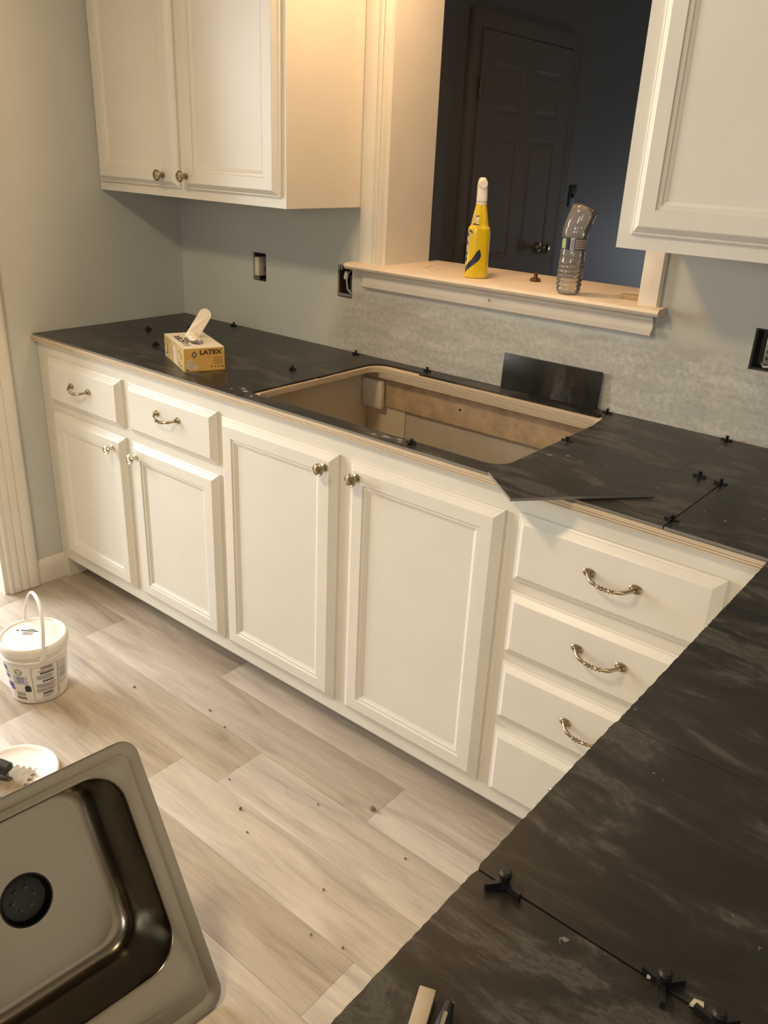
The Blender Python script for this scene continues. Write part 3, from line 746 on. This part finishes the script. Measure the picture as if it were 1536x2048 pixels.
ob('printed_lettering', pm, BLACKI, gb, local=True, fix=False)
pm = M(); poly_print(pm, [(.010, .048), (.024, .034), (.038, .048), (.024, .062)], (0, 0, GH), (1, 0, 0), (0, 1, 0), (0, 0, 1))
ob('printed_emblem', pm, GRAYP, gb, local=True, fix=False)
# perforated cover folded up out of the opening
fm = M(); nn = 14; rows_ = []
base = Vector((GW*.42, GL*.55, GH-.002)); 
iz = Matrix.Rotation(-1.17076, 3, 'Z')
axis = iz @ (RT*.50+Vector((0, 0, 1))*.80+Vector((-.2, .25, 0))).normalized(); side = iz @ (RT*.86-Vector((0, 0, 1))*.30); side = (side-axis*side.dot(axis)).normalized(); nf = axis.cross(side)
outl = []
Lf, Wf = .109, .0185
for i in range(9): outl.append((-Wf, Lf*.80*i/8))
for i in range(1, 12): a = pi-pi*i/12; outl.append((Wf*cos(a), Lf*.80+Wf*sin(a)))
for i in range(8, -1, -1): outl.append((Wf, Lf*.80*i/8))
def fpt(a, b, h): 
    bend = .004*sin(min(1, b/.09)*pi)+.0022*(a/Wf)**2
    return base+axis*b+side*a+nf*(h+bend)
n0 = len(outl)
fm.loft([[fpt(a, b, -.0005) for a, b in outl], [fpt(a, b, .0005) for a, b in outl]], True, True)
ob('opening_flap', fm, PAPER, gb, local=True)
# the next glove, bunched in the opening: a thing of its own
gl = thing('latex_glove', 'cream latex glove bunched up in the opening of the glove box', 'glove', (.7364, -.5750, .9022), (0, 0, 1.17076))
def blob(c, r, sx, sy, sz, seed, amp=.35, nu=20, nv=12):
    mb = M(); rings = []
    for i in range(nv+1):
        th = pi*i/nv; ring = []
        for j in range(nu):
            ph = 2*pi*j/nu; d = Vector((sin(th)*cos(ph), sin(th)*sin(ph), cos(th)))
            k = 1+amp*(noise.noise(d*2.4+Vector((seed, 0, 0))))+amp*.4*abs(noise.noise(d*6+Vector((seed, 3, 0))))
            ring.append(Vector(c)+Vector((d.x*sx, d.y*sy, d.z*sz))*r*k)
        rings.append(ring)
    return mb.loft(rings)
ob('palm', blob((GW*.48, GL*.44, GH+.0085), .0155, .95, 2.0, .45, 4.2), LATEXM, gl, local=True, smooth=True)
ob('cuff', blob((GW*.46, GL*.53, GH+.014), .0125, 1.1, 1.1, .7, 9.1), LATEXM, gl, local=True, smooth=True)

# ------------------------------------------------------------------ spray bottle
SB = Vector((1.298, .022, SZ+.0005)); sb = thing('spray_bottle', 'yellow spray cleaner bottle with white trigger head on the sill', 'bottle', SB, (0, 0, radians(38.6)))
prof = [(0, .0285, .020), (.003, .0325, .0235), (.010, .0335, .0245), (.055, .0315, .0235), (.095, .0312, .0232), (.125, .0310, .0230), (.133, .0300, .0228), (.138, .0265, .021), (.142, .0240, .0200), (.160, .0215, .0185), (.180, .0175, .0160), (.192, .0150, .0145), (.196, .0145, .0140)]
def sb_pt(ang, z, off=0.0):
    for i in range(len(prof)-1):
        if prof[i][0] <= z <= prof[i+1][0]+1e-9:
            t = (z-prof[i][0])/(prof[i+1][0]-prof[i][0]); a = prof[i][1]+(prof[i+1][1]-prof[i][1])*t; b = prof[i][2]+(prof[i+1][2]-prof[i][2])*t; break
    e = 2.6; c, s_ = cos(ang), sin(ang)
    k = (abs(c)**e+abs(s_)**e)**(-1/e)
    return Vector(((a+off)*c*k, (b+off)*s_*k, z))
def dense(p):
    out = []
    for i in range(len(p)-1):
        for j in range(3): out.append(p[i][0]+(p[i+1][0]-p[i][0])*j/3)
    return out+[p[-1][0]]
ob('bottle', M().loft([[sb_pt(2*pi*j/32, z) for j in range(32)] for z in dense(prof)]), YELLOW, sb, local=True, smooth=True)
ob('collar', M().lathe([(.0150, .194), (.0150, .200), (.0135, .201), (.0135, .204)], seg=20), WHITEP, sb, local=True, smooth=True)
def hd(z, w_, d, oy=0): return [Vector((w_*sgn(cos(a))*abs(cos(a))**.7, oy+d*sgn(sin(a))*abs(sin(a))**.7, z)) for a in [2*pi*j/20 for j in range(20)]]
sgn = lambda x: (x > 0)-(x < 0)
ob('trigger_head', M().loft([hd(.203, .0148, .0150), hd(.215, .0146, .0150), hd(.224, .0143, .0160, .002), hd(.232, .0140, .0215, .007), hd(.242, .0135, .0260, .012), hd(.252, .0122, .0270, .014), hd(.260, .0095, .0250, .014), hd(.263, .005, .0150, .012)]), WHITEP, sb, local=True, smooth=True)
ob('back_cap', M().loft([[Vector((.0118*cos(a)*k, -.0132-h, .247+.0125*sin(a)*k)) for a in [2*pi*j/20 for j in range(20)]] for k, h in ((1.05, -.004), (1, .001), (.85, .0025))]), WHITEP, sb, local=True, smooth=True)
ob('trigger', M().tube([(0, .028, .240), (0, .036, .225), (0, .036, .210), (0, .041, .196)], [.006, .006, .0055, .004], 8, .8), WHITEP, sb, local=True, smooth=True)
ob('nozzle', M().lathe([(.008, 0), (.008, .012), (.006, .014)], (0, .038, .248), (0, 1, 0), 12), WHITEP, sb, local=True, smooth=True)
A_ = lambda deg: radians(deg)
pm = M()
surf_print(pm, sb_pt, [(A_(205), .030), (A_(240), .050), (A_(262), .072), (A_(277), .080), (A_(286), .062), (A_(278), .050), (A_(240), .032), (A_(205), .012)], 16, 4)
surf_print(pm, sb_pt, [(A_(218), .1425), (A_(225), .1465), (A_(262), .1440), (A_(262), .1420)], 8, 2)
surf_print(pm, sb_pt, [(A_(232), .165), (A_(246), .167), (A_(262), .166), (A_(246), .163)], 6, 2)
for z in (.110, .088, .060, .044): surf_print(pm, sb_pt, [(A_(196), z), (A_(196), z+.014), (A_(212), z+.010), (A_(214), z+.002)], 6, 2)
surf_print(pm, sb_pt, [(A_(205), .124), (A_(222), .130), (A_(234), .124), (A_(234), .119), (A_(222), .125)], 6, 2)
ob('printed_swoosh', pm, NAVY, sb, local=True, fix=False)
pm = M()
surf_print(pm, sb_pt, [(A_(190), .048), (A_(190), .126), (A_(206), .128), (A_(224), .122), (A_(218), .080), (A_(208), .040)], 8, 12, .0003)
surf_print(pm, sb_pt, [(A_(215), .146), (A_(215), .170), (A_(232), .168), (A_(256), .150), (A_(240), .146)], 8, 4, .0003)
ob('printed_lettering_panel', pm, PALEGR, sb, local=True, fix=False)

# ------------------------------------------------------------------ water bottle with bent top
WB = Vector((1.611, -.018, SZ+.0005)); wb = thing('water_bottle', 'half-full clear water bottle with its top bent sideways, on the sill', 'bottle', WB, (0, 0, radians(38.6)))
r0 = .0315
wp = [(0, .024), (.003, .0275), (.008, .0300), (.014, .0312)]
z = .018
while z < .078: wp += [(z, .0300), (z+.004, .0322), (z+.008, .0322)]; z += .011
wp += [(.086, .0312), (.090, .0306), (.094, .0312), (.108, .0315), (.110, .0308), (.139, .0308), (.141, .0315), (.150, .0325), (.156, .0322), (.160, .0312)]
top = [(.165, .0322), (.185, .0326), (.203, .0322), (.209, .0305), (.213, .0265), (.2155, .020), (.2165, .010), (.2168, .003)]
def wb_c(z):
    if z < .145: return Vector((0, 0, z)), Vector((0, 0, 1))
    t = min(1, (z-.145)/.022); a = radians(18)*t
    ax = Vector((sin(a), 0, cos(a)))
    return Vector((0, 0, .145))+(Vector((sin(a*.5), 0, cos(a*.5)))*min(z-.145, .022)+Vector((sin(radians(18)), 0, cos(radians(18))))*max(0, z-.167)), ax
def wb_ring(z, r, n=36, off=0.0, squash=True):
    c, ax = wb_c(z); u = Vector((ax.z, 0, -ax.x)); v_ = Vector((0, 1, 0))
    out = []
    for j in range(n):
        a = 2*pi*j/n; rr = r+off
        if z < .012: rr *= 1-.07*abs(sin(2.5*a))*(1-z/.012)
        out.append(c+u*(rr*cos(a))+v_*(rr*.97*sin(a)))
    return out
ob('bottle_shell', M().loft([wb_ring(z, r) for z, r in wp+top]), PET, wb, local=True, smooth=True)
ww = [(z, r) for z, r in wp if z < .088]
ob('water', M().loft([wb_ring(z+.0008 if i == 0 else z, r, 36, -.0012) for i, (z, r) in enumerate(ww)]), WATER, wb, local=True, smooth=True)
def band_(a0, a1, z0, z1, off):
    mb = M(); n = 14; vs = []; fs = []
    for i in range(n+1):
        a = radians(a0+(a1-a0)*i/n)
        for z in (z0, z1): vs.append(Vector(((.0315+off)*cos(a), (.0315+off)*.97*sin(a), z)))
    for i in range(n): fs.append((2*i, 2*i+2, 2*i+3, 2*i+1))
    return mb.add(vs, fs)
mb = M()
for (a0, a1) in ((0, 120), (120, 240), (240, 360)): b_ = band_(a0, a1, .1105, .1385, .0003); mb.add(b_.v, b_.f)
ob('label_band', mb, NAVY, wb, local=True, fix=False)
b_ = band_(196, 222, .1130, .1360, .0006); ob('label_panel', b_, GREENP, wb, local=True, fix=False)['label'] = 'lime green label panel'
b_ = band_(244, 262, .1105, .1390, .0006); ob('label_panel', b_, PALEP, wb, local=True, fix=False)['label'] = 'pale barcode strip'
b_ = band_(266, 338, .1125, .1365, .0006); ob('label_panel', b_, GRAYP, wb, local=True, fix=False)['label'] = 'grey nutrition panel'
pm = M()
for k in range(7):
    z = .1140+k*.0032
    b_ = band_(247, 259, z, z+.0014, .0009); pm.add(b_.v, b_.f)
for k in range(3):
    z = .118+k*.006
    b_ = band_(272, 330-10*k, z, z+.0009, .0009); pm.add(b_.v, b_.f)
ob('printed_lines', pm, NAVY, wb, local=True, fix=False)

# ------------------------------------------------------------------ small things on the sill
kn = M().lathe([(.0125, 0), (.0150, .0015), (.0155, .005), (.0120, .0085), (.0060, .0105), (.0052, .020), (.0075, .0225), (.0075, .0245)], (1.440, .112, SZ+.0004), seg=20)
tag(ob('cabinet_knob', kn, BROWNMETAL, smooth=True), 'bronze cabinet knob standing upside down on the sill between the two bottles', 'knob')
bl = M().box(-.026, .026, -.011, .011, 0, .011)
o_ = tag(ob('wood_scrap', bl, SPONGE, bevel=.0015), 'small tan wood scrap at the right end of the sill', 'scrap'); o_.location = (1.757, .046, SZ+.0004); o_.rotation_euler = (0, 0, radians(8))
for i, (x, y_, a, L) in enumerate(((1.083, .078, 20, .022), (1.098, .110, -30, .018), (1.118, .095, 5, .014), (1.066, .120, 60, .014))):
    mb = M(); n = 6
    mb.loft([[(L*(t/n-.5), -.004, .0006+.003*abs(sin(t*1.7+i))), (L*(t/n-.5), .004, .0006+.0025*abs(sin(t*1.3+i+1))), (L*(t/n-.5), .004, .0014+.0025*abs(sin(t*1.3+i+1))), (L*(t/n-.5), -.004, .0014+.003*abs(sin(t*1.7+i)))] for t in range(n+1)])
    o_ = tag(ob('paper_shred', mb, PAPER), ['longest curled paper shred, nearest the front edge of the sill', 'curled paper shred between the front shred and the offcut on the sill', 'short paper shred closest to the thin black offcut', 'short paper shred deepest on the sill, closest to the left jamb'][i], 'paper shred', 'paper shreds on the left end of the sill'); o_.location = (x, y_, SZ+.0004); o_.rotation_euler = (0, 0, radians(a))
o_ = tag(ob('wire_offcut', M().tube([(1.205, .120, SZ+.0020), (1.214, .107, SZ+.0018), (1.232, .102, SZ+.0018), (1.268, .104, SZ+.0018)], .0014, 6), BLACKP, smooth=True), 'thin black offcut lying on the sill left of the yellow bottle', 'offcut')

# ------------------------------------------------------------------ mortar pail
PC = Vector((.595, -1.050, 0)); PH = .190
pa = thing('mortar_pail', 'closed white plastic pail of tile mortar with upright handle on the floor', 'pail', (PC.x, PC.y, .0004))
ra, rb = .0765, .0915
def pr_(z): return ra+(rb-ra)*z/(PH-.012)
ob('body', M().lathe([(ra-.004, 0), (ra, .004), (pr_(.140), .140), (pr_(.142)+.003, .142), (pr_(.146)+.003, .146), (pr_(.148), .148), (pr_(.160), .160), (pr_(.174), .174)], seg=48), WHITEP, pa, local=True, smooth=True)
ob('lid', M().lathe([(rb+.001, .164), (rb+.0045, .166), (rb+.0045, .178), (rb+.003, .186), (rb-.001, .190), (rb-.006, .190), (rb-.010, .186), (rb-.040, .1855), (.001, .1860)], seg=48), WHITEP, pa, local=True, smooth=True)
pv = radians(346); pvv = Vector((cos(pv), sin(pv), 0)); pvn = Vector((-sin(pv), cos(pv), 0))
hp = []
for i in range(25):
    t = pi*i/24; c = cos(t); s_ = sin(t)
    hp.append(pvv*((rb+.005)*sgn(c)*abs(c)**.8)+Vector((0, 0, .157+.150*s_**.85))+pvn*(.022*s_))
ob('handle', M().tube(hp, [.0050]*25, 10, .62), WHITEP, pa, local=True, smooth=True)
for s_ in (1, -1): ob('handle_boss', M().lathe([(.011, -.004), (.011, .004), (.007, .006)], pvv*s_*(rb-.002)+Vector((0, 0, .157)), pvv*s_, 14), WHITEP, pa, local=True, smooth=True)
# label printing on the pail wall (angles: direction towards the camera is about 335 degrees)
def pp(a, z, off=.0005): r = pr_(z)+off; return Vector((r*cos(a), r*sin(a), z))
def prt(name, mat, items):
    pm = M()
    for (a0, a1, z0, z1) in items: surf_print(pm, pp, [(A_(a0), z0), (A_(a1), z0), (A_(a1), z1), (A_(a0), z1)], max(2, int((a1-a0)/5)), 1)
    return ob(name, pm, mat, pa, local=True, fix=False)
it = [(322, 322.9, .010, .128), (322, 372, .010, .0112), (322, 372, .127, .128), (371.2, 372, .010, .128), (374, 374.8, .020, .130)]
ink = []; gry = []
gry += [(340, 362, .118, .126), (335, 366, .1125, .1140), (337, 364, .1095, .1106)]
def teeth(a0, a1, z, n, w_): return [(a0, a1, z, z+.003)]+[(a0+(a1-a0)*(k+.15)/n, a0+(a1-a0)*(k+.15+w_)/n, z-.003, z) for k in range(n)]
ink += teeth(338, 364, .1045, 10, .5)
gry += [(330+random.uniform(-3, 3), 362+random.uniform(-4, 4), z, z+.0014) for z in (.0965, .0935, .0905, .0875, .0845)]
ink += teeth(341, 363, .0765, 4, .5)
gry += [(330+random.uniform(-3, 3), 364+random.uniform(-4, 4), z, z+.0014) for z in (.067, .064, .061, .058, .055, .050, .047, .044, .041)]
ink += teeth(339, 360, .0335, 6, .5); gry += [(338, 360, .0255, .0268), (338, 356, .0225, .0238), (340, 352, .0185, .0195)]
gry += [(377, 396, z, z+.0016) for z in (.118, .112, .106, .098, .094, .090, .086, .080, .076, .072, .068, .064, .052, .046)]
prt('printed_label_text', GRAYP, it+gry); prt('printed_trowel_icon', BLACKI, ink)
prt('printed_caution_block', BLUEP, [(286, 287, .072, .098), (311, 312, .072, .098), (286, 312, .072, .073), (286, 312, .097, .098)]+[(289+random.uniform(0, 2), 308, z, z+.0013) for z in (.0935, .090, .0865, .083, .0795, .076)])['label'] = 'blue framed text block'
prt('printed_brand_panel', BLUEP, [(256, 271, .112, .126), (262, 274, .084, .096), (266, 280, .052, .070), (272, 282, .046, .052)])['label'] = 'blue patches of the front label'
prt('printed_brand_panel', LGREEN, [(258, 273, .100, .111)])['label'] = 'mint green patch of the front label'
prt('printed_seal', BLACKI, [(306, 318, .046, .064), (308, 316, .064, .068), (284, 306, .018, .0205), (283, 305, .023, .0250)])
prt('printed_small_text', GRAYP, [(284, 305, z, z+.0014) for z in (.030, .0335, .037, .041)])
pm = M()
for j in range(24):
    t0, t1 = 2*pi*j/24, 2*pi*(j+1)/24
    q = lambda t, k: pp(A_(298)+.135*k*cos(t), .113+.0105*k*sin(t))
    pm.add([q(t0, 1), q(t1, 1), q(t1, .72), q(t0, .72)], [(0, 1, 2, 3)])
surf_print(pm, pp, [(A_(292), .112), (A_(304), .112), (A_(304), .114), (A_(292), .114)], 3, 1)
ob('printed_round_seal', pm, GRAYP, pa, local=True, fix=False)
pm = M()
Lu = Vector((.80, .60, 0)); Lv = Vector((-.60, .80, 0))
for (u0, u1, v0, v1) in ((-.030, .020, .012, .0165), (-.012, .010, .021, .0235), (-.020, .012, .004, .006), (-.018, .010, -.002, 0), (-.018, .010, -.007, -.0055), (-.043, -.036, .011, .016)):
    o0 = Vector((-.012, -.004, .1866)); pm.add([o0+Lu*u0+Lv*v0, o0+Lu*u1+Lv*v0, o0+Lu*u1+Lv*v1, o0+Lu*u0+Lv*v1], [(0, 1, 2, 3)])
ob('printed_lid_text', pm, BLACKI, pa, local=True, fix=False)

# loose lid with notched trowel
LC = Vector((.893, -1.291))
ld = M().lathe([(.100, 0), (.107, .001), (.110, .006), (.110, .013), (.107, .0165), (.101, .0165), (.094, .0120), (.092, .0105), (.040, .0100), (.001, .0100)], (LC.x, LC.y, .0004), seg=56)
tag(ob('pail_lid', ld, CREAMP if False else WHITEP, smooth=True), 'round white pail lid lying on the floor behind the steel sink', 'lid')
TC = Vector((.930, -1.244)); tu = Vector((-.890, -.456)); tv = Vector((.550, -.835))
def notched(L, Wd):
    out = []; nt = .0085
    def run(p, q, inward):
        d = (q-p); n = int(d.length/nt); res_ = []
        for k in range(n):
            t0, t1 = k/n, (k+1)/n
            if k % 2 == 0: res_ += [p+d*t0, p+d*t1]
            else: res_ += [p+d*t0+inward*.0065, p+d*t1+inward*.0065]
        return res_
    A0 = TC; B0 = TC+tu*L; C0 = TC+tu*L+tv*Wd; D0_ = TC+tv*Wd
    return run(D0_, A0, tu)+run(A0, B0, tv)+[B0, C0, D0_]
tr = thing('notched_trowel', 'mortar-caked notched trowel with black grip lying on the loose lid', 'trowel', (TC.x, TC.y, .0172))
ob('blade', M().prism([tuple(p) for p in notched(.20, .110)], .0172, .0186), TROWELM, tr)
hb = TC+tv*.052
gp = [(*(hb+tu*a), z) for a, z in ((.046, .047), (.050, .051), (.070, .054), (.110, .056), (.150, .054), (.165, .051))]
ob('grip', M().tube(gp, [.010, .017, .0185, .018, .017, .011], 14), RUBBER, tr, smooth=True)
ob('mount', M().box(-.006, .006, -.006, .006, 0, 1), GALV, tr).hide_render = False
bpy.data.objects.remove(bpy.data.objects['mount'])
mt_ = M()
for a in (.058, .150): mt_.tube([(*(hb+tu*a), .0186), (*(hb+tu*a), .052)], .006, 8)
mt_.tube([(*(hb+tu*.045), .021), (*(hb+tu*.165), .021)], .005, 8)
ob('mount', mt_, GALV, tr, smooth=True)

# ------------------------------------------------------------------ stainless double-bowl sink, stood on its long edge
SBO = Vector((1.4816, -1.3051, .4600)); a_, t_ = -.09319, 1.02004
E1 = Vector((sin(a_), -cos(a_), 0)); E2 = Vector((cos(t_)*cos(a_), cos(t_)*sin(a_), -sin(t_))); EN = E1.cross(E2)
if EN.x < 0: EN = -EN
sk = thing('kitchen_sink', 'stainless steel double-bowl drop-in sink propped on its edge on the floor', 'sink', SBO)
hand = E1.cross(E2).dot(EN)
mm = Matrix((( E1.x, E2.x, EN.x), (E1.y, E2.y, EN.y), (E1.z, E2.z, EN.z)))
if hand > 0: sk.rotation_euler = mm.to_euler(); FX = 1
else:
    mm = Matrix(((-E1.x, E2.x, EN.x), (-E1.y, E2.y, EN.y), (-E1.z, E2.z, EN.z))); sk.rotation_euler = mm.to_euler(); FX = -1
SW, SD = .838, .536
BWL = [(.0486, .3985), (.4395, .7894)]; BB = (.0367, .4187); DEP = .186
def lp(pts, h): return [Vector((FX*p[0], p[1], h)) for p in pts]
K = 8
outer = [lp(rrect(i, SW-i, i, SD-i, max(.004, .034-i*.6), K), h) for i, h in ((0, -.0065), (0, -.002), (.0016, 0), (.019, 0), (.0225, -.0020), (.0245, -.0024))]
sm = M().loft(outer, False, False)
ins = rrect(.0245, SW-.0245, .0245, SD-.0245, .020, K)
holes = [rrect(a, b, *BB, .066, K, 10) for a, b in BWL]
loops = [ins]+holes
flat = [p for l in loops for p in l]
tri = tessellate_polygon([[Vector((p[0], p[1], 0)) for p in l] for l in loops])
sm.add([Vector((FX*p[0], p[1], -.0024)) for p in flat], tri)
for a, b in BWL:
    cx, cy = (a+b)/2, (BB[0]+BB[1])/2
    rings = []
    fil = [(.012+.030*(1-cos(q)), -DEP+.030-.028*sin(q)) for q in [pi/2*j/8 for j in range(9)]]
    for ins_, h, r in [(0, -.0024, .066), (.0015, -.0035, .065), (.0030, -.0065, .064), (.0045, -.014, .064), (.009, -.08, .064)]+[(i_, h_, max(.03, .064-(i_-.012)*.6)) for i_, h_ in fil]:
        rings.append(lp(rrect(a+ins_, b-ins_, BB[0]+ins_, BB[1]-ins_, r, K, 10), h))
    n = len(rings[0])
    base_ = rings[-1]
    for k, dz in ((.5, -.002), (.15, -.0035)):
        rr = []
        for p in base_:
            d = Vector((p.x-FX*cx, p.y-cy)); L = d.length; tgt = .048
            L2 = tgt+(L-tgt)*k; q = d/L*L2; rr.append(Vector((FX*cx+q.x, cy+q.y, -DEP+.0015+dz)))
        rings.append(rr)
    ring0 = []
    for p in base_:
        d = Vector((p.x-FX*cx, p.y-cy)).normalized()*.048; ring0.append(Vector((FX*cx+d.x, cy+d.y, -DEP-.003)))
    rings.append(ring0)
    sm.loft(rings, False, False)
ob('basin', sm, STEEL, sk, local=True, smooth=True)
for a, b in BWL:
    cx, cy = FX*(a+b)/2, (BB[0]+BB[1])/2
    dr = M().lathe([(.049, -DEP-.0028), (.046, -DEP-.0022), (.0445, -DEP-.006), (.040, -DEP-.022), (.036, -DEP-.024), (.001, -DEP-.024)], (cx, cy, 0), seg=32, cap0=False)
    dn = ob('drain_opening', dr, DARK, sk, local=True, smooth=True)
    sp = M()
    for k in range(6):
        c, s_ = cos(k*pi/3), sin(k*pi/3); sp.box(cx+c*.020-.003, cx+c*.020+.003, cy+s_*.020-.003, cy+s_*.020+.003, -DEP-.0245, -DEP-.021)
    ob('strainer_post', sp, nmat('dark_strainer', (.03, .03, .028), .3), dn, local=True)

# ------------------------------------------------------------------ odds and ends on the near counter and floor
ZC = .9034
st1 = M().box(0, .013, -.16, 0, 0, .008)
o_ = tag(ob('wood_shim', st1, RAWWOOD if False else painted('pale_wood', (.50, .42, .31), .7, .2, .2, 30), local=True, bevel=.0008), 'pale wooden shim stick at the bottom edge of the near counter', 'shim'); o_.location = (2.392, -1.638, ZC); o_.rotation_euler = (0, 0, radians(22))
mk = thing('utility_knife', 'dark pen-like tool lying beside the pale shim stick', 'tool', (2.418, -1.635, ZC), (0, 0, radians(20)))
ob('barrel', M().tube([(0, 0, .007), (0, -.012, .007), (0, -.02, .007), (0, -.14, .007)], [.0035, .0055, .0065, .0065], 12), BLACKP, mk, local=True, smooth=True)
ob('clip', M().box(-.0015, .0015, -.06, -.012, .0128, .0142), GALV, mk, local=True)
o_ = tag(ob('tile_chip', M().prism([(0, 0), (.010, .002), (.008, .008), (.001, .006)], 0, .003), CARDW, local=True), 'bright chip beside the spacers at the bottom of the near counter', 'chip'); o_.location = (2.556, -1.508, ZC)
o_ = tag(ob('tile_chip', M().prism([(0, 0), (.003, .001), (.002, .007), (0, .006)], 0, .003), CARDW, local=True), 'tiny bright sliver at the foot of the tripod spacer farther in on the near counter', 'chip'); o_.location = (2.521, -1.508, ZC)
crumb = None
CR = ['', 'dark crumb on the floor under the left end of the sink cabinet, nearest the pail', 'dark crumb on the floor below the left sink-cabinet door', 'tiny dark crumb just right of the one below the left sink-cabinet door', 'dark crumb on the floor right of the steel sink\'s top corner', 'tiny dark crumb beside the one right of the sink\'s top corner', 'tiny dark crumb midway between the sink\'s right rim and the near counter edge', 'tiny dark crumb left of the largest crumb', 'tiny dark crumb right of the largest crumb, toward the near counter', 'tiny dark crumb nearest the lower right rim of the sink', 'faint speck closest to the sink\'s upper rim', 'tiny dark crumb closest to the near counter edge']
for i, (x, y_, s_) in enumerate(((1.643, -.762, 1.6), (.79, -.86, .8), (1.04, -.78, .8), (1.13, -.80, .6), (1.40, -.98, .9), (1.47, -1.02, .6), (1.72, -1.02, .6), (1.53, -.84, .6), (1.80, -.83, .6), (1.78, -1.12, .6), (1.30, -.93, .5), (1.85, -1.10, .6))):
    if crumb is None: o_ = ob('mortar_crumb', blob((0, 0, .003), .004, 1.3, .9, .7, 2.2, .5, 8, 5), MORTAR, local=True); crumb = o_.data
    else: o_ = bpy.data.objects.new('mortar_crumb', crumb); COL.objects.link(o_)
    o_.location = (x, y_, .0006); o_.scale = (s_, s_, s_); o_.rotation_euler = (0, 0, i*1.3)
    tag(o_, CR[i], 'crumb', 'dark crumbs scattered on the plank floor')
tag(bpy.data.objects['mortar_crumb'], 'largest dark crumb, alone on the plank floor below the right sink-cabinet door', 'crumb')


for o_ in bpy.data.objects:
    if o_.name.startswith(('printed_', 'label_band')) and o_.parent is not None: o_['kind'] = 'stuff'
